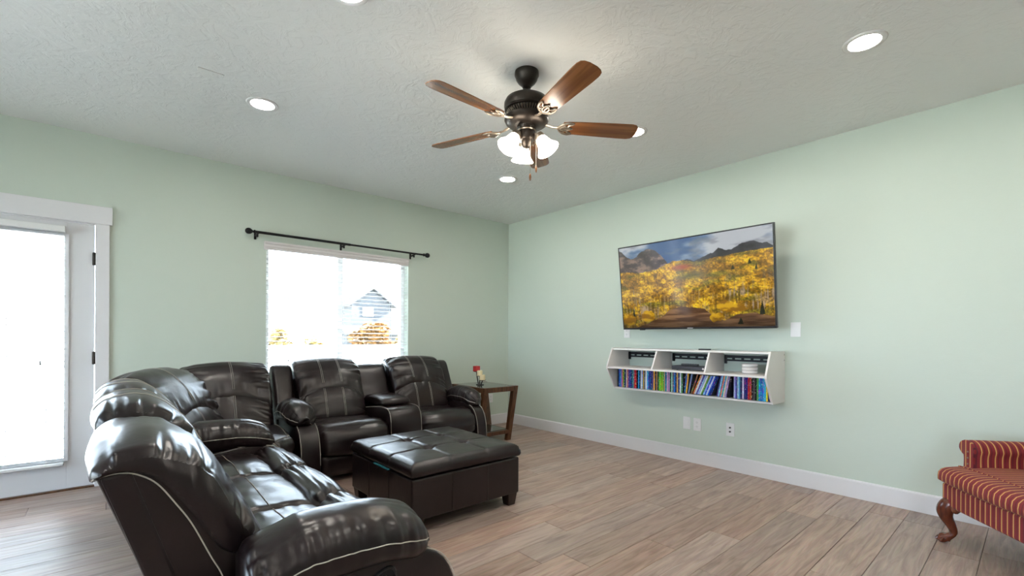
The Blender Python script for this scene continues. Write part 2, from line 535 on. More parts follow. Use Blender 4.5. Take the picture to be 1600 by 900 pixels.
def cushion(name, prof, w0, w1, mat, parent, off, axis='y', r=.05, puff=.012, n=56, nw=34, pleat=.006, pfreq=22, lump=.004,
            shape=None, r1=None, reach=.075, folds=(), pmask=None, strip=None):
    """Upholstered roll: a closed profile swept from w0 to w1 with rounded, gathered ends."""
    SEED[0] += 1
    sd = SEED[0] * 5.37
    P = catmull(prof, n)
    nx = np.roll(P, -1, 0) - np.roll(P, 1, 0)
    Nn = np.stack([nx[:, 1], -nx[:, 0]], 1)
    Nn /= np.linalg.norm(Nn, axis=1)[:, None] + 1e-9
    area = .5 * np.sum(P[:, 0] * np.roll(P[:, 1], -1) - np.roll(P[:, 0], -1) * P[:, 1])
    if area < 0: Nn = -Nn
    half = (w1 - w0) / 2
    # denser rings near the ends
    t = np.sin(np.linspace(-PI / 2, PI / 2, nw))
    t = .55 * t + .45 * np.linspace(-1, 1, nw)
    s = np.linspace(0, 1, n, endpoint=False)
    per = np.sum(np.linalg.norm(np.diff(np.vstack([P, P[:1]]), axis=0), axis=1))
    G = np.zeros((nw, n, 3))
    rr = r1 if r1 is not None else r
    for j, tj in enumerate(t):
        re = r if tj < 0 else rr
        e = (1 - abs(tj)) * half
        ins = re * (1 - math.sqrt(max(0, 1 - ((re - e) / re) ** 2))) if e < re else 0
        ins = min(ins, .6 * re)
        cr = puff * (1 - tj * tj)
        y = w0 + half + tj * half
        fall = math.exp(-max(0, e - re * .35) / reach) * (0.25 + .75 * min(1, e / (re * .5 + 1e-6)))
        pl = vnoise(s * per * pfreq, y * 2.5, sd) + .45 * vnoise(s * per * pfreq * 2.1, y * 4, sd + 9)
        pl = np.clip(np.abs(pl) * 2.2, 0, 1) - .75
        if pmask:
            pl = pl * np.clip((s - pmask[0]) / .05, 0, 1) * np.clip((pmask[1] - s) / .05, 0, 1)
        fd = 0
        for (kf, kw, amp, fq) in folds:
            dk_ = np.abs((s - kf + .5) % 1 - .5)
            fv = float(vnoise(y * fq, sd * 1.3 + kf * 9, 2.2)) + .5 * float(vnoise(y * fq * 2.3, sd + kf * 5, 7.7))
            fd = fd + amp * np.exp(-(dk_ / kw) ** 2) * (min(1, 2.2 * abs(fv)) - .75)
        lm = vnoise(P[:, 0] * 6 + sd, y * 6, P[:, 1] * 6) + .5 * vnoise(P[:, 0] * 15 + sd, y * 15, P[:, 1] * 15)
        dsp = cr - ins + pleat * fall * pl + lump * lm + fd
        Q = P + Nn * dsp[:, None] if hasattr(dsp, '__len__') else P + Nn * dsp
        if shape: Q = shape(Q, y)
        if axis == 'y':
            G[j] = np.stack([Q[:, 0], np.full(n, y), Q[:, 1]], 1)
        else:
            G[j] = np.stack([np.full(n, y), Q[:, 0], Q[:, 1]], 1)
    V = G.reshape(-1, 3) - np.array(off)
    F = [(j * n + k, j * n + (k + 1) % n, (j + 1) * n + (k + 1) % n, (j + 1) * n + k) for j in range(nw - 1) for k in range(n)]
    if strip:        # curved band: close the ends with a strip between its outer and inner edge
        m_ = int(strip * n)
        ii = [int(round(q)) for q in np.linspace(0, m_, 41)]
        jj = [int(round(q)) % n for q in np.linspace(n, m_, 41)]
        for b0 in (0, (nw - 1) * n):
            for q in range(40):
                quad = []
                for v_ in (ii[q], ii[q + 1], jj[q + 1], jj[q]):
                    if b0 + v_ not in quad: quad.append(b0 + v_)
                if len(quad) > 2: F.append(tuple(quad))
    else:
        F += [tuple(range(n - 1, -1, -1)), tuple((nw - 1) * n + k for k in range(n))]
    o = mesh_obj(name, V, F, mat, parent, True)
    bm = bmesh.new(); bm.from_mesh(o.data); bmesh.ops.recalc_face_normals(bm, faces=bm.faces); bm.to_mesh(o.data); bm.free()
    o.data.polygons.foreach_set('use_smooth', [True] * len(o.data.polygons))
    return o, G - np.array(off), t


def stitch_across(G, t, tv, k0, k1, parent, lift=.0015, r=.0011, name='stitching'):
    """stitched seam running around the profile at width position tv, between profile fractions k0..k1"""
    nw, n, _ = G.shape
    j = np.interp(tv, t, np.arange(nw)); j0 = int(min(nw - 2, math.floor(j))); f = j - j0
    row = G[j0] * (1 - f) + G[j0 + 1] * f
    c = row.mean(0)
    idx = [int(round(k)) % n for k in np.arange(k0 * n, k1 * n + .5)]
    pts = []
    for i in idx:
        tn = row[(i + 1) % n] - row[(i - 1) % n]
        ax = G[min(nw - 1, j0 + 1)][i] - G[j0][i]
        nn = np.cross(tn, ax); nn /= np.linalg.norm(nn) + 1e-9
        if np.dot(nn, row[i] - c) < 0: nn = -nn
        pts.append(row[i] + nn * lift)
    return MB().tube(pts, r, 5).build(name, M['stitch'], parent, True)


def stitch_along(G, kf, j0, j1, parent, lift=.0022, r=.0018, name='stitching'):
    nw, n, _ = G.shape
    k = int(round(kf * n)) % n
    pts = []
    for j in range(j0, j1):
        c = G[j].mean(0); d = G[j][k] - c
        pts.append(G[j][k] + d / (np.linalg.norm(d) + 1e-9) * lift)
    return MB().tube(pts, r, 5).build(name, M['stitch'], parent, True)


def quad_noise_leaf_ball(mb, c, rx, rz, cnt, size, seed):
    r_ = random.Random(seed)
    for _ in range(cnt):
        u = r_.uniform(-1, 1); a = r_.uniform(0, 2 * PI); q = r_.uniform(.55, 1) ** .5
        p = Vector((c[0] + rx * q * math.sqrt(1 - u * u) * math.cos(a), c[1] + rx * q * math.sqrt(1 - u * u) * math.sin(a), c[2] + rz * q * u))
        R = Matrix.Rotation(r_.uniform(0, 6), 3, 'Z') @ Matrix.Rotation(r_.uniform(0, 6), 3, 'X')
        s = size * r_.uniform(.6, 1.3)
        mb.add([tuple(p + R @ Vector(d)) for d in ((-s, 0, 0), (0, -s * .6, .1 * s), (s, 0, 0), (0, s * .6, .1 * s))], [(0, 1, 2, 3)])


# ------------------------------------------------------------------ the room shell
T = .16
WX0, WX1, WZ0, WZ1 = 1.143, 2.645, .78, 2.075      # window opening
DX0, DX1, DZ = -1.935, -.055, 2.045                # double door opening

b = MB().box(XL - .2, XR + .2, YF - .2, YB + T, -.14, -.012)
floor = struct(b.build('floor', M['lining']), 'grey-brown wood-look plank floor of the living room', 'floor')

# planks run along X, rows .188 wide
ROW = .188
Y0 = .392 - 28 * ROW
PLEN = 1.22
plank_me = {}


def plank_mesh(length):
    key = round(length, 3)
    if key not in plank_me:
        g = .0011
        mb_ = MB().box(g, length - g, g, ROW - g, -.012, 0)
        o = mb_.build('plank', M['plank'], None, False, .0014, 1)
        plank_me[key] = o.data
        bpy.data.objects.remove(o)
    return plank_me[key]


known = {28 + 7: 1.712, 28 + 8: 2.116}
rest = MB()
pr = random.Random(5)
row = 0
y = Y0
while y < YB - .001:
    st = known.get(row, pr.uniform(0, PLEN)) % PLEN
    x = XL + ((st - XL) % PLEN) - PLEN
    while x < XR:
        a, c_ = max(x, XL), min(x + PLEN, XR)
        if c_ - a > .02:
            vis = c_ > -2.0 and y > -.75
            yh = min(ROW, YB + .02 - y)
            if vis and yh > ROW - .001:
                o = bpy.data.objects.new('plank', plank_mesh(c_ - a))
                o.location = (a, y, 0)
                link(o, floor)
            else:
                rest.box(a + .001, c_ - .001, y + .001, y + yh - .001, -.012, 0)
        x += PLEN
    y += ROW
    row += 1
po = rest.build('plank_field', M['plank'], floor)
po['kind'] = 'stuff'

struct(MB().box(XL - .2, XR + .2, YF - .2, YB + T, H, H + .12).build('ceiling', M['ceiling']))
b = MB()
b.box(XL - .2, DX0, YB, YB + T, 0, H).box(DX0, DX1, YB, YB + T, DZ, H).box(DX1, WX0, YB, YB + T, 0, H)
b.box(WX0, WX1, YB, YB + T, 0, WZ0).box(WX0, WX1, YB, YB + T, WZ1, H).box(WX1, XR + .2, YB, YB + T, 0, H)
struct(b.build('wall_back', M['wall']))
struct(MB().box(XR, XR + .2, YF - .2, YB, 0, H).build('wall_right', M['wall']))
# side of the open-plan room left of the camera, with two unseen glazed openings added for extra daylight
b = MB()
LW = ((-3.2, -1.8, .12, 2.25), (1.0, 3.8, .12, 2.25))      # y0, y1, z0, z1 of its two glazed openings
ya = YF - .2
for (q0, q1, zz0, zz1) in LW:
    b.box(XL - .2, XL, ya, q0, 0, H).box(XL - .2, XL, q0, q1, 0, zz0).box(XL - .2, XL, q0, q1, zz1, H)
    ya = q1
b.box(XL - .2, XL, ya, YB, 0, H)
struct(b.build('wall_left', M['wall']))
b = MB()
b.box(XL, XR, YF - .2, YF, 0, H)
struct(b.build('wall_front', M['wall']))


bb = MB().prism([(XR, 0), (XR - .014, 0), (XR - .014, .122), (XR - .009, .133), (XR, .133)], YF, YB - .014, 'y')
struct(bb.build('baseboard_right', M['trim'], None, False, .001, 1))
bb = MB().prism([(YB, 0), (YB - .014, 0), (YB - .014, .122), (YB - .009, .133), (YB, .133)], .022, XR - .014, 'x')
struct(bb.build('baseboard_back', M['trim'], None, False, .001, 1))

# shallow patched slot in the ceiling
o = MB().box(.395, .525, 3.222, 3.255, H - .004, H + .002).build('ceiling_patch', M['ceiling'], None, False, .001, 1)
tag(o, 'thin pale rectangular cover patch on the ceiling left of a downlight', 'patch')

# ------------------------------------------------------------------ double glazed door and casing
cs = MB()
cs.box(DX1 - .008, .018, YB - .018, YB, 0, DZ - .002)
cs.box(DX0 - .075, DX0 + .018, YB - .018, YB, 0, DZ - .002)
struct(cs.build('trim_1', M['trim'], None, False, .0015, 1))
struct(MB().box(DX0 - .09, .034, YB - .024, YB, DZ - .002, 2.182).build('trim_2', M['trim'], None, False, .0015, 1))
jb = MB()
jb.box(DX1 - .012, DX1 - .001, YB - .002, YB + T, 0, DZ).box(DX0 + .001, DX0 + .012, YB - .002, YB + T, 0, DZ).box(DX0, DX1, YB - .002, YB + T, DZ - .009, DZ - .001)
struct(jb.build('trim_3', M['trim']))
struct(MB().box(DX0 + .01, DX1 - .01, YB - .012, YB + T, -.002, .012).build('trim_4', M['walnut'], None, False, .002, 1))


def door_leaf(n, x0, x1, hinge_x):
    root = bpy.data.objects.new('door_%d' % n, None)
    C.objects.link(root)
    root.location = ((x0 + x1) / 2, YB + .03, .014)
    struct(root, 'white glazed patio door leaf with hinges at the window side' if n == 1 else 'white glazed patio door leaf beyond the first one', 'door')
    off = root.location
    st = .155
    y0, y1 = YB + .008, YB + .052
    MB(off).box(x0, x0 + st, y0, y1, .014, 2.033).build('stile', M['door'], root, False, .002, 1)
    MB(off).box(x1 - st, x1, y0, y1, .014, 2.033).build('stile', M['door'], root, False, .002, 1)
    MB(off).box(x0 + st, x1 - st, y0, y1, 1.93, 2.033).build('top_rail', M['door'], root, False, .001, 1)
    MB(off).box(x0 + st, x1 - st, y0, y1, .014, .235).build('bottom_rail', M['door'], root, False, .001, 1)
    f = MB(off)
    a0, a1, z0, z1, w = x0 + st - .012, x1 - st + .012, .222, 1.942, .028
    f.box(a0, a0 + w, y0 - .012, y0, z0, z1).box(a1 - w, a1, y0 - .012, y0, z0, z1).box(a0 + w, a1 - w, y0 - .012, y0, z1 - w, z1).box(a0 + w, a1 - w, y0 - .012, y0, z0, z0 + w)
    f.build('lite_frame', M['door'], root, False, .003, 1)
    MB(off).box(x0 + st, x1 - st, y0 + .018, y0 + .024, .235, 1.93).build('pane', M['glass'], root)
    for hz in (.24, 1.0, 1.77):
        h = MB(off)
        h.tube([(hinge_x, y0 - .014, hz - .05), (hinge_x, y0 - .014, hz + .05)], .0085, 10)
        for k in range(4):
            h.tube([(hinge_x, y0 - .014, hz - .05 + k * .025 + .001), (hinge_x, y0 - .014, hz - .05 + k * .025 + .022)], .0105, 10)
        h.box(hinge_x - .012, hinge_x + .002, y0 - .008, y0, hz - .048, hz + .048)
        h.build('hinge', M['bronze'], root, True)
    return root


door_leaf(1, -.992, -.069, -.071)
door_leaf(2, -1.921, -.998, -1.926)


def blind(name, label, x0, x1, ztop, zbot, yc, pitch, ladders, slat_d=.05, tilt=-8, valance=False, wand=None, group=None):
    root = thing(name, label, 'blind', ((x0 + x1) / 2, yc, zbot), 0, group)
    off = root.location
    zt = ztop - .05
    MB(off).box(x0, x1, yc - .026, yc + .026, ztop - .045, ztop).build('headrail', M['slat'], root, False, .003, 1)
    if valance:
        v = MB(off)
        yf = yc - .045
        prof = [(yf, ztop - .075), (yf - .006, ztop - .072), (yf - .006, ztop - .05), (yf - .013, ztop - .044), (yf - .013, ztop - .022), (yf - .022, ztop - .014), (yf - .022, ztop + .004), (yf, ztop + .004)]
        v.prism(prof, x0 - .03, x1 + .004, 'x')
        v.box(x0 - .03, x0 - .022, yf, yf + .04, ztop - .075, ztop + .004)
        v.build('valance', M['valance'], root, False, .001, 1)
    # slat: gently crowned strip, shared mesh
    n = 6
    vs_ = []; fs = []
    for i in range(n + 1):
        u = i / n * 2 - 1
        for k, zo in ((0, .0018), (1, -.0018)):
            for xx in (x0 + .004, x1 - .004):
                vs_.append((xx - (x0 + x1) / 2, u * slat_d / 2, .003 * (1 - u * u) + zo))
    for i in range(n):
        q = i * 4
        fs += [(q, q + 1, q + 5, q + 4), (q + 2, q + 6, q + 7, q + 3), (q, q + 4, q + 6, q + 2), (q + 1, q + 3, q + 7, q + 5)]
    fs += [(0, 2, 3, 1), (n * 4, n * 4 + 1, n * 4 + 3, n * 4 + 2)]
    me = None
    z = zt - pitch * .6
    while z > zbot + .03:
        if me is None:
            o = mesh_obj('slat', vs_, fs, M['slat'], root)
            me = o.data
        else:
            o = link(bpy.data.objects.new('slat', me), root)
        o.location = (0, 0, z - zbot)
        o.rotation_euler = (math.radians(tilt), 0, 0)
        z -= pitch
    MB(off).box(x0 + .004, x1 - .004, yc - .026, yc + .026, zbot, zbot + .018).build('bottom_rail', M['slat'], root, False, .003, 1)
    for lx in ladders:
        for dy in (-.027, .027):
            MB(off).tube([(lx, yc + dy, zbot + .01), (lx, yc + dy, zt)], .0011, 5).build('ladder_cord', M['cord'], root, True)
    for wx, zz in (wand or []):
        MB(off).tube([(wx, yc - .035, zz), (wx, yc - .035, zt)], .0014, 5).build('pull_cord', M['cord'], root, True)
        MB(off).lathe([(.001, .03), (.004, .024), (.006, .004), (.005, -.002), (.001, -.004)], (wx, yc - .035, zz - .02), 8).build('cord_tassel', M['blackplastic'], root, True)
    return root


blind('venetian_blind', 'white slatted blind hanging over the glass of the patio door', -.84, -.232, 1.992, .205, YB - .035, .0445, (-.74, -.53, -.33), tilt=-3, wand=[(-.36, .98)])
blind('venetian_blind', 'white slatted blind on the far leaf of the double patio door', -1.78, -1.16, 1.992, .205, YB - .035, .0445, (-1.68, -1.26), tilt=-12)
blind('venetian_blind', 'white slatted blind with a moulded valance in the window behind the sofa', WX0 + .008, WX1 - .008, 2.072, WZ0 + .03, YB + .034, .0415, (1.34, 1.89, 2.44), tilt=3, valance=True,
      wand=[(1.345, .95), (1.79, 1.24), (2.52, 1.05)])

# window
wr = bpy.data.objects.new('window_1', None); C.objects.link(wr)
wr.location = ((WX0 + WX1) / 2, YB + .13, WZ0)
struct(wr, 'white vinyl sliding window behind the sofa', 'window')
off = wr.location
f = MB(off); y0, y1 = YB + .095, YB + .155
f.box(WX0, WX0 + .045, y0, y1, WZ0, WZ1).box(WX1 - .045, WX1, y0, y1, WZ0, WZ1).box(WX0 + .045, WX1 - .045, y0, y1, WZ1 - .045, WZ1).box(WX0 + .045, WX1 - .045, y0, y1, WZ0, WZ0 + .045)
f.build('window_frame', M['vinyl'], wr, False, .002, 1)
xm = 1.885
f = MB(off); f.box(xm - .028, xm + .028, y0 - .004, y1 - .01, WZ0 + .045, WZ1 - .045)
f.build('mullion', M['vinyl'], wr, False, .002, 1)
MB(off).box(WX0 + .045, xm - .028, y0 + .028, y0 + .034, WZ0 + .045, WZ1 - .045).build('pane', M['glass'], wr)
MB(off).box(xm + .028, WX1 - .045, y0 + .028, y0 + .034, WZ0 + .045, WZ1 - .045).build('pane', M['glass'], wr)
struct(MB().box(WX0 - .03, WX1 + .03, YB - .03, YB + .095, WZ0 - .022, WZ0 - .001).build('trim_5', M['trim'], None, False, .003, 1))

# glazing of the two unseen openings added to brighten the room
for n_, (c0, c1, zz0, zz1) in enumerate(LW):
    r0 = bpy.data.objects.new('window_%d' % (n_ + 2), None); C.objects.link(r0)
    r0.location = (XL - .1, (c0 + c1) / 2, zz0)
    struct(r0, ('narrow' if n_ == 0 else 'wide') + ' unseen white framed window added for daylight opposite the television wall', 'window')
    f = MB(r0.location)
    k = 2 + n_
    for i in range(k + 1):
        q = c0 + (c1 - c0) * i / k
        f.box(XL - .13, XL - .07, max(c0, q - .03), min(c1, q + .03), zz0, zz1)
    f.box(XL - .13, XL - .07, c0, c1, zz0, zz0 + .05).box(XL - .13, XL - .07, c0, c1, zz1 - .05, zz1)
    f.build('window_frame', M['vinyl'], r0)
    for i in range(k):
        qa = c0 + (c1 - c0) * i / k + .03; qb = c0 + (c1 - c0) * (i + 1) / k - .03
        MB(r0.location).box(XL - .103, XL - .097, qa, qb, zz0 + .05, zz1 - .05).build('pane', M['glass'], r0)

# curtain rod
cr = thing('curtain_rod', 'black metal curtain rod with round finials above the window', 'curtain rod', (1.91, YB - .09, 2.13))
off = cr.location
ry, rz_ = YB - .09, 2.137
MB(off).tube([(1.03, ry, rz_), (1.92, ry, rz_)], .0125, 14).build('rod', M['iron'], cr, True)
MB(off).tube([(1.86, ry, rz_), (2.80, ry, rz_)], .0098, 14).build('inner_rod', M['iron'], cr, True)
for sx, xx in ((-1, 1.03), (1, 2.79)):
    Mx = Matrix.Rotation(sx * PI / 2, 3, 'Y')
    prof = [(.0125, 0), (.017, .004), (.017, .012), (.010, .016), (.010, .022), (.014, .026), (.019, .032), (.026, .042), (.0285, .055), (.026, .068), (.018, .079), (.008, .084), (.0, .085)]
    MB(off).lathe(prof, (xx, ry, rz_), 20, Mx).build('finial', M['iron'], cr, True)
for xx in (1.046, 1.853, 2.668):
    k = MB(off)
    k.box(xx - .010, xx + .010, YB - .004, YB, rz_ - .055, rz_ + .01)
    k.box(xx - .006, xx + .006, ry - .002, YB, rz_ - .028, rz_ - .014)
    k.box(xx - .009, xx + .009, ry - .018, ry + .018, rz_ - .02, rz_ - .011)
    k.box(xx - .009, xx + .009, ry - .019, ry - .014, rz_ - .02, rz_ + .003)
    k.box(xx - .008, xx + .008, ry - .004, ry + .006, rz_ - .045, rz_ - .018)
    k.build('bracket', M['iron'], cr, False, .001, 1)


# ------------------------------------------------------------------ downlights
def downlight(x, y, label):
    t = thing('recessed_downlight', label, 'downlight', (x, y, H), 0, 'recessed ceiling downlights')
    MB().lathe([(.068, -.001), (.072, -.006), (.090, -.0075), (.0965, -.004), (.098, .0)], (0, 0, 0), 40).build('trim_ring', M['plate'], t, True)
    MB().lathe([(.0001, -.0045), (.04, -.0045), (.0695, -.0035)], (0, 0, 0), 40).build('lens', M['lamp'], t, True)
    return t


downlight(.785, 3.455, 'lit round downlight in the ceiling above the corner of the sectional')
downlight(2.975, 3.47, 'lit round downlight nearest the far ceiling corner, below the fan')
downlight(3.0, 2.03, 'lit round downlight half hidden by the right fan blade tip')
downlight(2.985, .61, 'lit round downlight at the upper right above the television wall')
downlight(.81, 2.06, 'lit round downlight cut off at the top edge left of the fan')
for (x, y, lb) in ((.80, .61, 'unseen round downlight added as fill right above the camera'), (2.98, -.82, 'unseen round downlight added as fill behind the striped armchair'), (.80, -.82, 'unseen round downlight added as fill just behind the camera'),
                   (-1.4, .61, 'unseen round downlight added as fill above the open floor beside the patio door'), (-1.4, -1.9, 'unseen round downlight added as fill in the rear of the room')):
    downlight(x, y, lb)  # out-of-view lamps added as fill light, continuing the visible grid

# ------------------------------------------------------------------ ceiling fan
FX, FY = 1.855, 1.995
fan = thing('ceiling_fan', 'five-blade bronze ceiling fan with brown wooden blades and lit glass shades', 'ceiling fan', (FX, FY, H))
MB().lathe([(.070, 0), (.071, -.022), (.066, -.030), (.062, -.046), (.050, -.064), (.034, -.078), (.028, -.086), (.016, -.088)], n=36).build('canopy', M['bronze'], fan, True)
MB().lathe([(.022, -.080), (.0245, -.086), (.0245, -.094), (.018, -.10)], n=24).build('collar', M['bronze'], fan, True)
MB().lathe([(.0135, -.085), (.0135, -.150)], n=18).build('downrod', M['bronze'], fan, True)
MB().lathe([(.020, -.132), (.05, -.139), (.095, -.150), (.122, -.166), (.132, -.186), (.133, -.206), (.128, -.222), (.130, -.226), (.126, -.232), (.10, -.236)], n=48).build('motor_housing', M['bronze'], fan, True)
# ribbed band: each fin of the vent ring is real geometry, joined
vb = MB()
for k in range(44):
    a = 2 * PI * k / 44
    ca, sa = math.cos(a), math.sin(a)
    p0 = (.118 * ca, .118 * sa, -.236); p1 = (.086 * ca, .086 * sa, -.264)
    vb.tube([p0, p1], .0036, 5)
vb.build('vent_ring', M['brass'], fan, True)
MB().lathe([(.112, -.234), (.108, -.246), (.082, -.268), (.06, -.27)], n=40).build('vent_plate', M['bronze'], fan, True)
MB().lathe([(.088, -.266), (.128, -.270), (.131, -.284), (.122, -.302), (.098, -.318), (.06, -.324)], n=44).build('lower_housing', M['bronze'], fan, True)
MB().lathe([(.058, -.318), (.056, -.335), (.050, -.342), (.052, -.350), (.052, -.395), (.046, -.404), (.030, -.408), (.028, -.43), (.020, -.444), (.008, -.449), (.001, -.45)], n=32).build('switch_housing', M['bronze'], fan, True)
MB().lathe([(.054, -.344), (.057, -.348), (.054, -.352)], n=32).build('housing_band', M['brass'], fan, True)

ZB = 2.428 - H     # blade plane
for k in range(5):
    ang = math.radians(38 + 72 * k)
    bl = bpy.data.objects.new('blade', None)
    # blade built along +x
    m4 = Matrix.Rotation(ang, 4, 'Z')
    pitch = Matrix.Rotation(math.radians(-12), 4, 'X')
    # outline of the wooden blade
    out = []
    for x_, w_ in ((.215, .047), (.25, .054), (.32, .058), (.45, .063), (.57, .067), (.63, .067), (.655, .060), (.668, .045), (.675, .020)):
        out.append((x_, w_))
    poly = [(x_, -w_) for x_, w_ in out] + [(x_, w_) for x_, w_ in reversed(out)]
    mb_ = MB().prism(poly, -.003, .003, 'z')
    mb_.v = [tuple((pitch @ Vector(v)) + Vector((0, 0, ZB))) for v in mb_.v]
    bo = mb_.build('blade', M['blade'], fan, False, .0015, 1)
    bo.rotation_euler = (0, 0, ang)
    # scrolled iron holding the blade
    ir = MB()
    ir.tube([(.085, 0, .018), (.12, 0, .006), (.155, 0, -.004), (.20, 0, -.008)], [(.011, .006), (.010, .006), (.009, .006), (.012, .005)], 8)
    for s in (-1, 1):
        ir.tube([(.185, 0, -.008), (.20, s * .022, -.009), (.225, s * .043, -.009), (.252, s * .050, -.009), (.278, s * .046, -.009), (.268, s * .038, -.009), (.250, s * .030, -.009), (.245, s * .016, -.009), (.262, s * .004, -.009), (.276, 0, -.009)],
                [.006, .007, .0075, .007, .004, .006, .0065, .006, .005, .003], 7)
        ir.tube([(.20, 0, -.009), (.222, s * .018, -.010), (.245, s * .016, -.010)], .005, 6)
    ir.tube([(.195, 0, -.009), (.276, 0, -.009)], .005, 6)
    for sx_, sy_ in ((.225, .030), (.225, -.030), (.262, 0)):
        ir.lathe([(.006, -.012), (.006, -.015), (.002, -.017), (.0001, -.017)], (sx_, sy_, 0), 10)
    ir.v = [tuple((pitch @ Vector(v) if v[0] > .17 else Vector(v)) + Vector((0, 0, ZB + .002))) for v in ir.v]
    io = ir.build('blade_bracket', M['brass'], bo, True)

# light kit: three bell shades on short arms
for k in range(3):
    a = math.radians(178 + 120 * k)
    ca, sa = math.cos(a), math.sin(a)
    arm = MB().tube([(.045 * ca, .045 * sa, -.372), (.066 * ca, .066 * sa, -.372), (.074 * ca, .074 * sa, -.378), (.078 * ca, .078 * sa, -.388)], .009, 10)
    ao = arm.build('lamp_arm', M['brass'], fan, True)
    tilt = Matrix.Rotation(a, 3, 'Z') @ Matrix.Rotation(math.radians(-32), 3, 'Y')
    cup = [(.012, .010), (.026, .006), (.030, -.006), (.031, -.020), (.029, -.022)]
    MB().lathe(cup, (.076 * ca, .076 * sa, -.384), 24, tilt).build('shade_holder', M['brass'], ao, True)
    bell = [(.026, -.014), (.030, -.022), (.036, -.036), (.041, -.055), (.047, -.075), (.056, -.094), (.068, -.110), (.074, -.118), (.072, -.119), (.065, -.110), (.053, -.094), (.044, -.075), (.038, -.055), (.033, -.036), (.027, -.022), (.024, -.014)]
    bell = [(r_ * .93, z_ * .92) for r_, z_ in bell]
    MB().lathe(bell, (.076 * ca, .076 * sa, -.384), 32, tilt).build('glass_shade', M['shade'], fan, True)
    bulb = [(.0001, -.092), (.014, -.090), (.022, -.078), (.023, -.066), (.016, -.050), (.012, -.036), (.012, -.016)]
    MB().lathe(bulb, (.076 * ca, .076 * sa, -.384), 20, tilt).build('bulb', M['shade'], fan, True)
for (cx, cy, zl, nm) in ((-.018, -.040, .625, 'a'), (.024, -.046, .57, 'b')):
    pc = MB().tube([(cx * .8, cy * .8, -.38), (cx, cy - .012, -.40), (cx, cy - .012, -zl)], .0012, 5).build('pull_chain', M['brass'], fan, True)
    MB().lathe([(.0015, .012), (.005, .004), (.0068, -.010), (.0055, -.024), (.003, -.030), (.0001, -.031)], (cx, cy - .012, -zl), 12).build('pull_knob', M['blade'], pc, True)


# ------------------------------------------------------------------ leather sectional
def seat_unit(root, off, y0, y1, k=1.076, lines=(-1, 1), dx=0.0):
    """one reclining place between y0 and y1: back frame, gathered head cushion, lumbar cushion"""
    lt = M['leather']
    S = lambda pts: [(x + dx, z if z < .45 else .45 + (z - .45) * k) for x, z in pts]
    fr = MB(off).prism(S([(-.020, .843), (.015, .874), (.075, .878), (.13, .845), (.19, .78), (.24, .695), (.278, .60), (.305, .45), (.30, .10), (.20, .10), (.10, .50)]), y0 + .014, y1 - .014, 'y')
    fr.build('back_frame', lt, root, False, .008, 2)
    cy, hw = (y0 + y1) / 2, (y1 - y0) / 2

    def arch(Q, y):
        q = min(1.0, abs(y - cy) / hw)
        zz = (Q[:, 1] - .45) / k + .45
        w = np.clip((.80 - zz) / .13, 0, 1) * np.clip((zz - .44) / .12, 0, 1)
        d = (.095 * q ** 2.2 - .012) * w
        top = np.clip((zz - .82) / .08, 0, 1) * .022 * q ** 4
        return np.stack([Q[:, 0] + d * .42, Q[:, 1] - d - top], 1)
    head = S([(-.028, .832), (-.020, .872), (.019, .902), (.09, .910), (.155, .885), (.225, .822), (.274, .745), (.300, .68), (.292, .640), (.255, .630), (.20, .665), (.15, .742), (.10, .800), (.06, .832), (.02, .842), (-.012, .832)])
    hd, G, t = cushion('head_cushion', head, y0 + .004, y1 - .004, lt, root, off, r=.030, puff=.014, n=150, nw=54, pleat=.030, pfreq=15, lump=.004, shape=arch, reach=.08,
                       folds=((.46, .05, .006, 26),), pmask=(.03, .56), strip=.535)
    w = (y1 - y0)
    if not lines:
        ed = catmull(S([(-.026, .834), (0, .842), (.03, .843), (.061, .833), (.099, .803), (.139, .742), (.174, .68), (.217, .58), (.24, .53), (.265, .45)]), 50, False)
        MB(off).tube([(p[0], y0 + .0125, p[1]) for p in ed], .0020, 6).build('stitching', M['stitch'], hd, True)
    for sg in lines:
        for d in (-.006, .006):
            stitch_across(G, t, sg * .17 / w + d / w * 2, .04, .47, hd)
    lum = S([(.262, .640), (.300, .672), (.335, .630), (.368, .545), (.392, .46), (.365, .42), (.30, .43), (.268, .53)])
    lb, G, t = cushion('lumbar_cushion', lum, y0 + .010, y1 - .010, lt, root, off, r=.045, puff=.014, n=90, nw=44, pleat=.012, pfreq=18, shape=arch, folds=((.12, .06, .006, 26),))
    for sg in lines:
        for d in (-.006, .006):
            stitch_across(G, t, sg * .17 / w + d / w * 2, .04, .46, lb)


def seat_sofa(root, off, y0, y1):
    lt = M['leather']
    pad = [(.30, .36), (.32, .44), (.40, .468), (.52, .474), (.64, .466), (.70, .432), (.69, .35), (.50, .33)]
    sp, G, t = cushion('seat_cushion', pad, y0 + .004, y1 - .004, lt, root, off, r=.035, puff=.012, n=80, nw=40, pleat=.008, pfreq=14, lump=.005, reach=.10)
    stitch_along(G, .30, 3, 37, sp)
    bol = [(.665, .36), (.675, .435), (.715, .480), (.775, .488), (.832, .465), (.872, .41), (.882, .33), (.855, .28), (.76, .28), (.69, .30)]
    bo, G, t = cushion('front_bolster', bol, y0 + .003, y1 - .003, lt, root, off, r=.05, puff=.014, n=130, nw=50, pleat=.020, pfreq=24, lump=.003, reach=.15)
    fo = [(.78, .285), (.86, .275), (.885, .20), (.87, .10), (.84, .055), (.78, .06), (.76, .17)]
    cushion('footrest', fo, y0 + .006, y1 - .006, lt, root, off, r=.03, puff=.006, n=36, nw=20, pleat=.003)


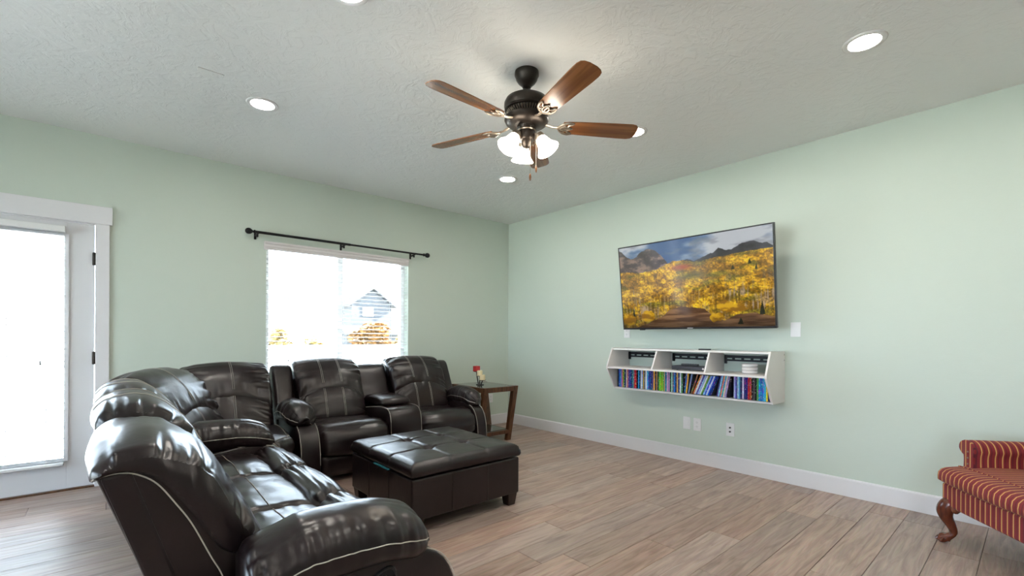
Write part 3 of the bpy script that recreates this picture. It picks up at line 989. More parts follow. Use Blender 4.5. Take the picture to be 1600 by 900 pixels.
def seat_love(root, off, y0, y1):
    lt = M['leather']
    pad = [(.33, .34), (.36, .43), (.46, .45), (.58, .445), (.70, .465), (.79, .455), (.855, .40), (.875, .32), (.865, .25), (.80, .22), (.60, .24), (.42, .27)]
    sp, G, t = cushion('seat_cushion', pad, y0 + .004, y1 - .004, lt, root, off, r=.045, puff=.012, n=130, nw=54, pleat=.014, pfreq=16, lump=.004, folds=((.30, .05, .010, 30),),
                       shape=lambda Q, y: np.stack([Q[:, 0] + .03 * (1 - ((y - (y0 + y1) / 2) / ((y1 - y0) / 2)) ** 2) * np.clip((Q[:, 0] - .4) / .4, 0, 1), Q[:, 1]], 1))
    # gathered seam across the seat
    
    fo = [(.74, .235), (.83, .225), (.85, .15), (.835, .08), (.80, .05), (.74, .06), (.72, .14)]
    cushion('footrest', fo, y0 + .008, y1 - .008, lt, root, off, r=.025, puff=.005, n=36, nw=20, pleat=.002)


def arm_unit(root, off, y0, y1, outer, zs=1.0, latch=False, xf=.822, xr=.275, pull=0.0, xb=.10):
    """padded arm over a curved side panel; outer = -1 when the outside is at y0, +1 at y1"""
    lt = M['leather']
    yo0, yo1 = (y0 + .035, y1) if outer < 0 else (y0, y1 - .035)
    side = [(.10, .05), (.10, .47), (.60, .50), (.76, .49), (.845, .455), (.895, .39), (.925, .29), (.935, .17), (.925, .05)]
    side = [(x - pull if x > .5 else xb, z) for x, z in side]
    MB(off).prism([tuple(p) for p in catmull([(p[0], p[1]) for p in side[1:-1]], 28, False)] + [(.925 - pull, .05), (xb, .05)], yo0, yo1, 'y').build('arm_panel', lt, root, True, .012, 3)
    # piping along the front edge of the panel
    edge = catmull(side[2:-1], 26, False)
    for yy in ((yo0 + .004, yo1 - .004)):
        MB(off).tube([(p[0] + .002, yy, p[1] + .002) for p in edge], .0022, 5).build('stitching', M['stitch'], root, True)
    cy = (y0 + y1) / 2
    hw = (y1 - y0) / 2 + .012
    prof = [(cy - hw * .55, .485), (cy - hw * .90, .508), (cy - hw * 1.02, .555), (cy - hw * .86, .607), (cy - hw * .4, .638), (cy, .645), (cy + hw * .4, .638), (cy + hw * .86, .607), (cy + hw * 1.02, .555), (cy + hw * .90, .508), (cy + hw * .55, .485), (cy, .48)]

    def droop(Q, x):
        q = max(0, (x - .58) / (xf - .58))
        up = 1 + .06 * math.sin(min(1, max(0, (x - .24) / .5)) * PI)
        return np.stack([cy + (Q[:, 0] - cy) * (1 + .05 * math.sin(min(1, q) * PI) - .22 * min(1, q) ** 3), (.47 + (Q[:, 1] - .47) * up - .050 * q ** 2 - .05 * max(0, (.42 - x) / .2)) * zs], 1)
    am, G, t = cushion('arm_pad', prof, xr, xf, lt, root, off, axis='x', r=.03, r1=.085, puff=.004, n=110, nw=90, pleat=.014, pfreq=16, lump=.006, shape=droop, folds=((.20, .085, .011, 22), (.71, .085, .011, 22)))
    kk = .115 if outer < 0 else .80
    for q in ((.155, .76)):
        stitch_along(G, q, 3, 88, am, r=.002)
    if latch:
        yy = yo0 - .002 if outer < 0 else yo1 + .002
        cx, cz = .635, .425
        pts = catmull([(cx - .045, cz - .030), (cx - .050, cz + .0), (cx - .028, cz + .022), (cx + .02, cz + .040), (cx + .045, cz + .028), (cx + .050, cz - .02), (cx + .04, cz - .06), (cx - .03, cz - .07)], 40)
        ring = [(p[0], yy, p[1]) for p in pts]
        MB(off).tube(ring + ring[:1], .0055, 8, False).build('latch_bezel', M['blackplastic'], root, True)
        MB(off).prism([tuple(p) for p in pts], yy - .001, yy + .003, 'y').build('latch_recess', M['lining'], root)
        MB(off).prism([tuple(p) for p in catmull([(cx - .015, cz - .05), (cx - .02, cz + .005), (cx + .0, cz + .018), (cx + .018, cz + .02), (cx + .022, cz - .05)], 24)], yy - .007, yy, 'y').build('latch_lever', M['blackplastic'], root, True, .002, 2)


# --- three-seat reclining sofa, facing the television wall
SY0, SY1 = 1.295, 3.435
SOFF = (.42, (SY0 + SY1) / 2, 0)
sofa = thing('reclining_sofa', 'dark brown leather three-seat reclining sofa in the foreground, seen from its arm', 'sofa', SOFF)
off = SOFF
AW = .235
sw = (SY1 - SY0 - 2 * AW) / 3
for k in range(3):
    a = SY0 + AW + sw * k
    if k == 0:
        seat_unit(sofa, off, a - .06, a + sw, k=1.0, lines=())
    elif k == 2:
        seat_unit(sofa, off, a, a + sw + .06)
    else:
        seat_unit(sofa, off, a, a + sw)
    seat_sofa(sofa, off, a, a + sw)
MB(off).box(.14, .80, SY0 + AW, SY1 - AW, .05, .34).build('base', M['lining'], sofa, False, .01, 2)
arm_unit(sofa, off, SY0, SY0 + AW, -1, latch=True)
arm_unit(sofa, off, SY1 - AW, SY1, 1, xr=.30, xb=.37)
# outside back panels behind each place
for k in range(3):
    a = SY0 + AW + sw * k
    y0_, y1_ = a - (.05 if k == 0 else -.006), a + sw + (.05 if k == 2 else -.006)
    MB(off).hexa([(.232, y0_, .08), (.232, y1_, .08), (.29, y1_, .08), (.29, y0_, .08)], [(-.012, y0_, .838), (-.012, y1_, .838), (.05, y1_, .845), (.05, y0_, .845)]).build('back_panel', M['leather'], sofa, False, .008, 2)
for (fx, fy) in ((.2, SY0 + .12), (.8, SY0 + .12), (.2, SY1 - .12), (.8, SY1 - .12)):
    MB(off).lathe([(.022, 0), (.025, .01), (.022, .055)], (fx, fy, 0), 14).build('foot', M['blackplastic'], sofa, True)
# loose loop of thread hanging under the near arm
MB(off).tube(catmull([(.695, 1.328, .505), (.715, 1.322, .486), (.745, 1.320, .480), (.775, 1.322, .492), (.785, 1.326, .515), (.765, 1.330, .53)], 24, False), .0016, 5).build('loose_thread', M['stitch'], sofa, True)

# --- console loveseat under the window
LOX, LOY = 2.02, 4.56
love = thing('reclining_loveseat', 'dark brown leather two-seat recliner with a centre console under the window', 'loveseat', (LOX, LOY - .42, 0), -PI / 2)
off = (.42, LOX, 0)
LX0, LX1 = 1.078, 2.938
seats = ((1.266, 1.856), (2.172, 2.782))
for (a, c_) in seats:
    seat_unit(love, off, a, c_, k=1.105)
    seat_love(love, off, a + .004, c_ - .004)
arm_unit(love, off, LX0, 1.262, -1, xf=.775, pull=.06)
arm_unit(love, off, 2.786, LX1, 1, xf=.775, pull=.06)
MB(off).box(.16, .78, 1.266, 2.782, .05, .30).build('base', M['lining'], love, False, .01, 2)


def wing(root, off, a, c_, nm, ztop=.905, dx=0):
    pr_ = [(.0 + dx, .70), (-.01 + dx, ztop - .05), (.015 + dx, ztop), (.06 + dx, ztop + .004), (.105 + dx, ztop - .04), (.17 + dx, .72), (.26 + dx, .50), (.26 + dx, .40), (.15 + dx, .40), (.06 + dx, .60)]
    return cushion(nm, pr_, a, c_, M['leather'], root, off, r=.022, puff=.005, n=48, nw=18, pleat=.003, lump=.003)


wing(love, off, 1.10, 1.266, 'back_wing')
cw, G, t = wing(love, off, 1.856, 2.172, 'console_back', .885)
wing(love, off, 2.782, 2.935, 'back_wing', .90)
# console: box with a rounded front, padded lid
cf = catmull([(.30, .50), (.55, .535), (.70, .545), (.79, .53), (.835, .47), (.85, .35), (.85, .20)], 26, False)
MB(off).prism([tuple(p) for p in cf] + [(.845, .05), (.2, .05), (.2, .48)], 1.860, 2.168, 'y').build('console_body', M['leather'], love, True, .010, 3)
for yy in (1.865, 2.163):
    MB(off).tube([(p[0] + .003, yy, p[1] + .003) for p in cf], .002, 5).build('stitching', M['stitch'], love, True)
lid = [(.25, .545), (.26, .60), (.34, .622), (.50, .622), (.62, .612), (.66, .585), (.65, .552), (.45, .54)]
ld, G, t = cushion('console_lid', lid, 1.872, 2.156, M['leather'], love, off, r=.028, puff=.006, n=44, nw=24, pleat=.003)
stitch_along(G, .62, 2, 22, ld)
MB(off).hexa([(.20, 1.10, .08), (.20, 2.92, .08), (.27, 2.92, .08), (.27, 1.10, .08)], [(-.012, 1.10, .79), (-.012, 2.92, .79), (.05, 2.92, .79), (.05, 1.10, .79)]).build('back_panel', M['leather'], love, False, .008, 2)
for (fx, fy) in ((.2, 1.15), (.8, 1.15), (.2, 2.86), (.8, 2.86)):
    MB(off).lathe([(.022, 0), (.025, .01), (.022, .055)], (fx, fy, 0), 14).build('foot', M['blackplastic'], love, True)

# --- corner wedge between them
wedge = thing('corner_wedge_seat', 'dark brown leather corner wedge of the sectional between sofa and loveseat', 'corner seat', (.55, 3.95, 0))
woff = (.55, 3.95, 0)


def rot_children(objs, cx, cy, ang):
    m = Matrix.Translation((cx - woff[0], cy - woff[1], 0)) @ Matrix.Rotation(ang, 4, 'Z')
    for o in objs:
        o.data.transform(m)


def wedge_module(cx, cy, ang, w, zs, ln):
    before = set(bpy.data.objects)
    seat_unit(wedge, (0, 0, 0), -w / 2, w / 2, k=zs, lines=(ln,))
    MB().hexa([(.222, -w / 2 + .01, .08), (.222, w / 2 - .01, .08), (.29, w / 2 - .01, .08), (.29, -w / 2 + .01, .08)], [(-.004, -w / 2 + .01, .84), (-.004, w / 2 - .01, .84), (.05, w / 2 - .01, .84), (.05, -w / 2 + .01, .84)]).build('back_panel', M['leather'], wedge, False, .008, 2)
    new = [o for o in bpy.data.objects if o not in before]
    rot_children(new, cx, cy, ang)


wedge_module(.165, 3.735, math.radians(-28), .73, 1.09, 0)
wedge_module(.728, 4.48, math.radians(-90), .62, 1.085, .35)
# seat: pentagon with a bulging, stitched front edge
poly = [(.22, 3.455), (.84, 3.455), (.90, 3.47), (1.005, 3.565), (1.028, 3.62), (1.028, 4.22), (.40, 4.30), (.26, 4.05)]
PP = catmull(poly, 90)
cen = np.array([.66, 3.9])
V = []; F = []
layers = [(-.035, .30), (-.004, .325), (.010, .36), (.010, .40), (-.004, .435), (-.03, .452), (-.09, .462), (-.2, .470)]
nP = len(PP)
for ins, z in layers:
    for p in PP:
        d = p - cen; ln = np.linalg.norm(d)
        q = cen + d * (1 + ins / ln)
        V.append((q[0] - woff[0], q[1] - woff[1], z + .003 * float(vnoise(q[0] * 14, q[1] * 14, z * 14))))
V.append((cen[0] - woff[0], cen[1] - woff[1], .474)); V.append((cen[0] - woff[0], cen[1] - woff[1], .30))
for i in range(len(layers) - 1):
    for k in range(nP):
        F.append((i * nP + k, i * nP + (k + 1) % nP, (i + 1) * nP + (k + 1) % nP, (i + 1) * nP + k))
tp = (len(layers) - 1) * nP
F += [(tp + k, tp + (k + 1) % nP, len(V) - 2) for k in range(nP)] + [((k + 1) % nP, k, len(V) - 1) for k in range(nP)]
ws = mesh_obj('seat_cushion', V, F, M['leather'], wedge, True)
ring = V[5 * nP:6 * nP]
MB().tube([(v[0], v[1], v[2] + .002) for v in ring] + [(ring[0][0], ring[0][1], ring[0][2] + .002)], .002, 5, False).build('stitching', M['stitch'], ws, True)
bp_ = MB(woff).prism([(.30, 3.47), (.83, 3.47), (.89, 3.48), (1.0, 3.565), (1.03, 3.62), (1.03, 4.40), (.34, 4.40), (.2, 4.0)], .05, .31, 'z')
bp_.build('base', M['leather'], wedge, False, .012, 2)
MB(woff).tube([(1.005, 3.56, .06), (1.006, 3.56, .30)], .002, 5).build('stitching', M['stitch'], wedge, True)
for (fx, fy) in ((.35, 3.55), (.95, 3.65), (.95, 4.3), (.4, 4.3)):
    MB(woff).lathe([(.022, 0), (.025, .01), (.022, .055)], (fx, fy, 0), 14).build('foot', M['blackplastic'], wedge, True)

# ------------------------------------------------------------------ ottoman
OX0, OX1, OY0, OY1 = 1.35, 2.197, 2.42, 3.30
ot = thing('storage_ottoman', 'square black leather storage ottoman with a tufted lid on short feet', 'ottoman', ((OX0 + OX1) / 2, (OY0 + OY1) / 2, 0))
off = ot.location
MB(off).box(OX0, OX1, OY0, OY1, .085, .335).build('body', M['leather'], ot, False, .010, 2)
# seams of the side panels
for xx in (OX0 + .285, OX0 + .565):
    MB(off).tube([(xx, OY0 - .0005, .09), (xx, OY0 - .0005, .33)], .0025, 6).build('seam', M['leather'], ot, True)
for yy in (OY0 + .295, OY0 + .585):
    MB(off).tube([(OX0 - .0005, yy, .09), (OX0 - .0005, yy, .33)], .0025, 6).build('seam', M['leather'], ot, True)
for fx in (OX0 + .05, OX1 - .05):
    for fy in (OY0 + .05, OY1 - .05):
        q0, q1 = .030, .042
        MB(off).hexa([(fx - q0, fy - q0, 0), (fx + q0, fy - q0, 0), (fx + q0, fy + q0, 0), (fx - q0, fy + q0, 0)], [(fx - q1, fy - q1, .09), (fx + q1, fy - q1, .09), (fx + q1, fy + q1, .09), (fx - q1, fy + q1, .09)]).build('foot', M['ebony'], ot, False, .003, 1)
# lid: cushioned grid with tufts and seams
ng = 90
us = np.linspace(-1, 1, ng)
U, W_ = np.meshgrid(us, us, indexing='ij')
hx, hy = (OX1 - OX0) / 2 + .006, (OY1 - OY0) / 2 + .006
tx = [(OX0 + .285), (OX0 + .565)]; ty = [(OY0 + .295), (OY0 + .585)]
cx0, cy0 = (OX0 + OX1) / 2, (OY0 + OY1) / 2


def roundsq(u, v, k=.055):
    ex = hx - np.abs(u) * hx; ey = hy - np.abs(v) * hy
    e = np.minimum(ex, ey)
    return np.where(e < k, np.sqrt(np.clip(1 - ((k - e) / k) ** 2, 0, 1)), 1.0)


Xg, Yg = cx0 + U * hx, cy0 + W_ * hy
Z = .388 + .042 * roundsq(U, W_) + .012 * (1 - U ** 2) * (1 - W_ ** 2)
for sx_ in tx: Z -= .007 * np.exp(-((Xg - sx_) / .009) ** 2)
for sy_ in ty: Z -= .007 * np.exp(-((Yg - sy_) / .009) ** 2)
for sx_ in tx:
    for sy_ in ty:
        d = np.hypot(Xg - sx_, Yg - sy_)
        an = np.arctan2(Yg - sy_, Xg - sx_)
        Z -= .026 * np.exp(-(d / .035) ** 2) + .006 * np.exp(-(d / .08) ** 2) * np.abs(np.sin(an * 4 + sx_ * 9))
Z += .003 * vnoise(Xg * 9, Yg * 9, 3.3)
V = [(Xg[i, j] - off.x, Yg[i, j] - off.y, Z[i, j]) for i in range(ng) for j in range(ng)]
F = [(i * ng + j, (i + 1) * ng + j, (i + 1) * ng + j + 1, i * ng + j + 1) for i in range(ng - 1) for j in range(ng - 1)]
per = [(i, 0) for i in range(ng)] + [(ng - 1, j) for j in range(1, ng)] + [(i, ng - 1) for i in range(ng - 2, -1, -1)] + [(0, j) for j in range(ng - 2, 0, -1)]
base = len(V)
for (zz, ins) in ((.362, -.003), (.346, .004), (.340, .03)):
    for (i, j) in per:
        u_, v_ = U[i, j], W_[i, j]
        V.append((u_ * (hx - ins), v_ * (hy - ins), zz))
m_ = len(per)
idx0 = [i * ng + j for i, j in per]
rings = [idx0] + [list(range(base + r_ * m_, base + (r_ + 1) * m_)) for r_ in range(3)]
for r_ in range(3):
    for k in range(m_):
        F.append((rings[r_][k], rings[r_ + 1][k], rings[r_ + 1][(k + 1) % m_], rings[r_][(k + 1) % m_]))
F.append(tuple(rings[3]))
lo = mesh_obj('lid', V, F, M['leather'], ot, True)
bm = bmesh.new(); bm.from_mesh(lo.data); bmesh.ops.recalc_face_normals(bm, faces=bm.faces); bm.to_mesh(lo.data); bm.free()
for sx_ in tx:
    for sy_ in ty:
        MB(off).lathe([(.0001, .418), (.008, .417), (.012, .412), (.010, .408)], (sx_, sy_, 0), 14).build('tuft_button', M['leather'], lo, True)
ps = MB(off).hexa([(OX0 - .008, OY0 + .30, .332), (OX0 - .008, OY0 + .50, .332), (OX0 + .03, OY0 + .50, .332), (OX0 + .03, OY0 + .30, .332)], [(OX0 - .008, OY0 + .30, .343), (OX0 - .008, OY0 + .50, .343), (OX0 + .03, OY0 + .50, .343), (OX0 + .03, OY0 + .30, .343)])
pl = ps.build('lid_strap', M['teal'], ot, False, .002, 1)
pl['label'] = 'teal cloth edge peeking out under the lid'

# ------------------------------------------------------------------ end table and candles
TX0, TX1, TY0, TY1, TZ = 3.02, 3.50, 3.875, 4.50, .632
et = thing('end_table', 'small walnut end table with a dark glass top and slanted legs', 'side table', ((TX0 + TX1) / 2, (TY0 + TY1) / 2, 0))
off = et.location
lw = .060
for fx in (TX0, TX1 - lw):
    for (ya, yb) in ((TY0, TY0 + .125), (TY1, TY1 - .125)):
        s = 1 if yb > ya else -1
        MB(off).hexa([(fx, yb, 0), (fx + lw, yb, 0), (fx + lw, yb + s * .045, 0), (fx, yb + s * .045, 0)], [(fx, ya, TZ), (fx + lw, ya, TZ), (fx + lw, ya + s * .06, TZ), (fx, ya + s * .06, TZ)]).build('leg', M['walnut'], et, False, .002, 1)
for (ya, yb) in ((TY0 + .006, TY0 + .04), (TY1 - .04, TY1 - .006)):
    MB(off).box(TX0 + lw, TX1 - lw, ya, yb, TZ - .055, TZ - .002).build('apron', M['walnut'], et, False, .002, 1)
for (xa, xb) in ((TX0 + .004, TX0 + .04), (TX1 - .04, TX1 - .004)):
    MB(off).box(xa, xb, TY0 + .06, TY1 - .06, TZ - .055, TZ - .002).build('apron', M['walnut'], et, False, .002, 1)
MB(off).box(TX0 + .03, TX1 - .03, TY0 + .03, TY1 - .03, TZ - .010, TZ - .001).build('glass_top', M['tableglass'], et, False, .002, 1)
sa = TY0 + .125 * (1 - .12 / TZ)
MB(off).box(TX0 + .01, TX1 - .01, sa, TY1 - (sa - TY0), .085, .125).build('shelf_frame', M['walnut'], et, False, .002, 1)
MB(off).box(TX0 + .05, TX1 - .05, sa + .04, TY1 - (sa - TY0) - .04, .124, .130).build('shelf_glass', M['tableglass'], et, False, .001, 1)

KX, KY = 3.215, 4.215
ch = thing('candle_holder', 'dark three-tier metal candle stand on the end table', 'candle holder', (KX, KY, TZ))
MB().lathe([(.045, 0), (.047, .003), (.044, .006), (.012, .008)], n=28).build('base_plate', M['iron'], ch, True)
tiers = ((-.010, -.058, .055, .036), (.0, .006, .098, .036), (.004, .072, .146, .037))
for (dx, dy, hz, rr) in tiers:
    MB().tube([(dx * .45, dy * .45, .004), (dx * .8, dy * .8, hz * .6), (dx, dy, hz)], .0065, 8).build('stem', M['iron'], ch, True)
    MB().lathe([(.010, hz - .006), (rr, hz), (rr + .003, hz + .005), (rr, hz + .003), (.001, hz + .002)], (dx, dy, 0), 24).build('tray', M['iron'], ch, True)
for (i, (nm, mt, lb)) in enumerate((('candle', 'creamwax', 'lowest cream pillar candle on the dark stand'), ('candle', 'creamwax', 'middle cream pillar candle on the dark stand'), ('candle', 'redwax', 'red square candle at the top of the dark stand'))):
    dx, dy, hz, rr = tiers[i]
    t = thing(nm, lb, 'candle', (KX + dx, KY + dy, TZ + hz + .003), 0, 'candles on the end table')
    hh = (.060, .062, .062)[i]
    if i < 2:
        MB().lathe([(.030, 0), (.0315, .004), (.0315, hh - .008), (.028, hh), (.018, hh - .003), (.0001, hh - .004)], n=24).build('wax', M[mt], t, True)
    else:
        MB().box(-.030, .030, -.030, .030, 0, hh).build('wax', M[mt], t, False, .004, 2)
    MB().tube([(0, 0, hh - .004), (.001, 0, hh + .004), (.003, 0, hh + .009)], .001, 5).build('wick', M['slot'], t)

# ------------------------------------------------------------------ television
tv = thing('television', 'wide flat television tilted forward on the wall showing a golden autumn forest', 'television', (3.92, 2.08, 1.66))
bl_, br_ = Vector((3.987, 2.812, 1.262)), Vector((3.987, 1.368, 1.262))
tl_, tr_ = Vector((3.860, 2.796, 2.078)), Vector((3.860, 1.350, 2.078))
o_ = Vector(tv.location)
ux = (br_ - bl_).normalized(); uz = ((tl_ + tr_) / 2 - (bl_ + br_) / 2).normalized(); un = ux.cross(uz).normalized()
if un.x > 0: un = -un
wd, ht = (br_ - bl_).length, ((tl_ + tr_) / 2 - (bl_ + br_) / 2).length
cen_ = (bl_ + br_ + tl_ + tr_) / 4
Rm = Matrix((ux, un, uz)).transposed()      # columns: x right (seen), y toward the viewer, z up


def tvb(mb):
    mb.v = [tuple(Rm @ Vector(v) + cen_ - o_) for v in mb.v]
    return mb


bz = .011
fr = MB()
fr.box(-wd / 2, wd / 2, -.030, .0, ht / 2 - bz, ht / 2).box(-wd / 2, wd / 2, -.030, .0, -ht / 2, -ht / 2 + bz + .006)
fr.box(-wd / 2, -wd / 2 + bz, -.030, 0, -ht / 2 + bz + .006, ht / 2 - bz).box(wd / 2 - bz, wd / 2, -.030, 0, -ht / 2 + bz + .006, ht / 2 - bz)
tvb(fr).build('bezel', M['blackplastic'], tv, False, .002, 1)
bk = MB().box(-wd / 2 + .004, wd / 2 - .004, -.034, -.012, -ht / 2 + .004, ht / 2 - .004).box(-wd * .36, wd * .36, -.062, -.034, -ht * .40, ht * .18)
tvb(bk).build('back_cover', M['blackplastic'], tv, False, .004, 2)
mt_ = MB().box(-.20, -.17, -.078, -.062, -.22, .22).box(.17, .20, -.078, -.062, -.22, .22)
tvb(mt_).build('mount_rail', M['iron'], tv, False, .002, 1)
MB(o_).box(XR - .02, XR - .001, 1.83, 2.33, 1.56, 1.76).box(4.0, XR - .02, 2.0, 2.16, 1.60, 1.66).build('wall_bracket', M['iron'], tv, False, .002, 1)
tvb(MB().box(-.027, .027, .0, .0015, -ht / 2 + .006, -ht / 2 + .0115)).build('logo', M['plate'], tv)
tvb(MB().box(-wd * .37, -wd * .33, -.022, -.006, -ht / 2 - .008, -ht / 2)).build('sensor', M['blackplastic'], tv, False, .002, 1)

# picture on the screen, painted on a fine grid
gw, gh = 480, 270
uu, vv = np.meshgrid(np.linspace(0, 1, gw), np.linspace(0, 1, gh))


def mixc(a, b_, f_):
    return a * (1 - f_[..., None]) + b_ * f_[..., None]


def cc(*c):
    return np.array(c, float) / 255.


def sst(a, b_, x):
    t_ = np.clip((x - a) / (b_ - a), 0, 1)
    return t_ * t_ * (3 - 2 * t_)


n_a = fbm(uu * 5, vv * 7, 1.7, 5); n_b = fbm(uu * 18, vv * 22, 5.1, 4); n_c = fbm(uu * 75, vv * 55, 9.2, 3); n_t = fbm(uu * 150, vv * 9, 2.2, 2); n_d = fbm(uu * 9, vv * 14, 12.2, 3); n_e = fbm(uu * 170, vv * 110, 6.2, 2)
img = np.zeros((gh, gw, 3)) + cc(92, 118, 150)
cl = sst(-.25, .30, n_a + .55 * sst(.45, .75, uu) + .35 * sst(.22, 0, uu) - .40 * np.exp(-((uu - .34) / .13) ** 2))
img = mixc(np.zeros_like(img) + cc(56, 92, 138), np.zeros_like(img) + cc(196, 200, 206), cl)
img = mixc(img, np.zeros_like(img) + cc(120, 124, 132), sst(.1, .5, n_d) * .6)
# right far range
kx = [0, .42, .46, .50, .54, .58, .63, .67, .70, .74, .78, .82, .85, .90, .94, .97, 1.0]
ky = [.9, .30, .235, .235, .26, .25, .215, .20, .155, .19, .185, .155, .135, .135, .17, .165, .20]
rid = np.interp(uu, kx, ky) + .014 * fbm(uu * 40, uu * 0, 3.3, 3)
mk = (vv > rid)
img = np.where(mk[..., None], cc(58, 56, 62) * (1 + .5 * n_b[..., None]) + .03 * n_c[..., None], img)
# left rocky range
kx = [0, .02, .05, .09, .13, .17, .21, .25, .29, .33, .38, 1]
ky = [.02, .04, .10, .15, .13, .08, .055, .06, .10, .17, .28, .9]
rid = np.interp(uu, kx, ky) + .016 * fbm(uu * 36, uu * 0, 8.3, 3)
mk = vv > rid
rock = mixc(np.zeros_like(img) + cc(66, 54, 54), np.zeros_like(img) + cc(150, 122, 108), sst(-.2, .5, n_b + .3 * n_c))
img = np.where(mk[..., None], rock, img)
# yellow hillside
kx = [0, .06, .15, .22, .28, .34, .40, .47, .55, .62, .7, .8, .9, 1]
ky = [.30, .30, .33, .32, .31, .27, .235, .24, .27, .265, .25, .235, .225, .22]
hill = np.interp(uu, kx, ky) + .008 * fbm(uu * 60, uu * 0, 4.4, 2)
mk = vv > hill
yel = mixc(np.zeros_like(img) + cc(176, 126, 14), np.zeros_like(img) + cc(232, 180, 28), sst(-.35, .4, n_b + .4 * n_c))
yel = mixc(yel, np.zeros_like(img) + cc(128, 122, 30), sst(.05, .4, n_d) * .75)
yel = mixc(yel, np.zeros_like(img) + cc(150, 124, 92), sst(-.02, .35, n_a + .5 * n_t) * sst(.38, .5, vv) * .85)
yel = yel * (1 + .45 * n_c[..., None] + .40 * n_e[..., None]) * (.92 + .25 * n_b[..., None])
red = np.exp(-((uu - .46) / .07) ** 2 - ((vv - .315) / .035) ** 2)
yel = mixc(yel, np.zeros_like(img) + cc(168, 82, 34), np.clip(red * 1.1, 0, 1))
grn = np.exp(-((uu - .52) / .10) ** 2 - ((vv - .42) / .045) ** 2)
yel = mixc(yel, np.zeros_like(img) + cc(92, 92, 34), np.clip(grn, 0, 1) * .85)
# bare trunks
tr = sst(.15, .5, n_t) * sst(.52, .62, vv) * sst(.86, .80, vv) * (.5 + .5 * sst(-.2, .3, n_a))
yel = mixc(yel, np.zeros_like(img) + cc(196, 172, 142), np.clip(tr, 0, 1) * .75)
dk = sst(.1, .45, -n_t) * sst(.55, .7, vv)
yel = mixc(yel, np.zeros_like(img) + cc(84, 62, 24), dk * .6)
img = np.where(mk[..., None], yel, img)
# brown foreground clearing
kx = [0, .1, .22, .30, .36, .44, .52, .60, .66, .72, .80, .88, .94, 1]
ky = [1.1, 1.0, .93, .88, .80, .765, .775, .80, .90, .93, .87, .86, .88, .90]
fg = np.interp(uu, kx, ky) + .012 * fbm(uu * 30, uu * 0, 6.4, 3)
mk = vv > fg
brn = mixc(np.zeros_like(img) + cc(88, 58, 34), np.zeros_like(img) + cc(150, 112, 74), sst(-.3, .4, fbm(uu * 8, vv * 40, 3.9, 4)))
img = np.where(mk[..., None], brn, img)
# conifers
for (tx_, tb, th, tw) in ((.935, .88, .15, .014), (.815, .975, .07, .016), (.09, .86, .10, .012), (.78, .40, .05, .012), (.875, .36, .06, .01), (.91, .42, .07, .008)):
    q = (tb - vv) / th
    mk = (q > 0) & (q < 1) & (np.abs(uu - tx_) < tw * (1.05 - q) * (1 + .5 * n_c))
    img = np.where(mk[..., None], cc(32, 36, 20), img)
# warm trees at lower left and right
for (bx, by, rx, ry_) in ((.05, .90, .05, .07), (.20, .86, .05, .07), (.655, .90, .025, .05), (.69, .89, .025, .045), (.73, .78, .05, .06), (.80, .80, .05, .05)):
    d = ((uu - bx) / rx) ** 2 + ((vv - by) / ry_) ** 2 + .6 * n_c
    mk = d < 1
    img = np.where(mk[..., None], mixc(np.zeros_like(img) + cc(150, 104, 14), np.zeros_like(img) + cc(226, 176, 24), sst(-.3, .3, n_b + .3 * n_c)), img)
img = np.clip(img, 0, 1) * (1 - .35 * sst(.86, 1.0, vv))[..., None]
lin = np.where(img <= .04045, img / 12.92, ((img + .055) / 1.055) ** 2.4)
x0_, x1_, z0_, z1_ = -wd / 2 + bz, wd / 2 - bz, -ht / 2 + bz + .006, ht / 2 - bz
V = [tuple(Rm @ Vector((x0_ + (x1_ - x0_) * i / (gw - 1), -.002, z1_ + (z0_ - z1_) * j / (gh - 1))) + cen_ - o_) for j in range(gh) for i in range(gw)]
F = [(j * gw + i, (j + 1) * gw + i, (j + 1) * gw + i + 1, j * gw + i + 1) for j in range(gh - 1) for i in range(gw - 1)]
so = mesh_obj('screen', V, F, M['screen'], tv)
ca = so.data.color_attributes.new('picture', 'FLOAT_COLOR', 'POINT')
ca.data.foreach_set('color', np.concatenate([lin.reshape(-1, 3), np.ones((gw * gh, 1))], 1).astype(np.float32).ravel())

# ------------------------------------------------------------------ wall shelf
HY0, HY1 = 1.374, 2.885
HZ0, HZ1 = .66, 1.078
sh = thing('wall_shelf', 'white floating media shelf with three cubbies on the green wall below the television', 'wall shelf', (XR, (HY0 + HY1) / 2, HZ0))
off = sh.location
FM, FT, FB = 3.800, 3.885, 3.925      # front edge: middle, top, bottom
curve = [tuple(p) for p in catmull([(FM, .868), (3.832, .82), (3.868, .765), (3.895, .715), (FB, .676)], 16, False)]
sidep = [(XR - .002, HZ0), (FB, HZ0)] + curve[::-1] + [(FM, .895), (FT, HZ1 - .004), (FT + .03, HZ1), (XR - .002, HZ1)]
for (ya, yb) in ((HY0, HY0 + .016), (HY1 - .016, HY1)):
    MB(off).prism(sidep, ya, yb, 'y').build('side_panel', M['melamine'], sh, False, .0015, 1)
MB(off).box(FT + .004, XR - .002, HY0 + .016, HY1 - .016, HZ1 - .022, HZ1 - .006).build('top_panel', M['melamine'], sh, False, .0015, 1)
MB(off).box(FM + .004, XR - .002, HY0 + .016, HY1 - .016, .872, .888).build('middle_shelf', M['melamine'], sh, False, .0015, 1)
MB(off).box(FB + .004, XR - .002, HY0 + .016, HY1 - .016, HZ0, HZ0 + .016).build('bottom_shelf', M['melamine'], sh, False, .0015, 1)
for yd in (1.868, 2.372):
    MB(off).prism([(XR - .03, .888), (FM + .006, .888), (FT + .006, HZ1 - .022), (XR - .03, HZ1 - .022)], yd - .008, yd + .008, 'y').build('divider', M['melamine'], sh, False, .0012, 1)
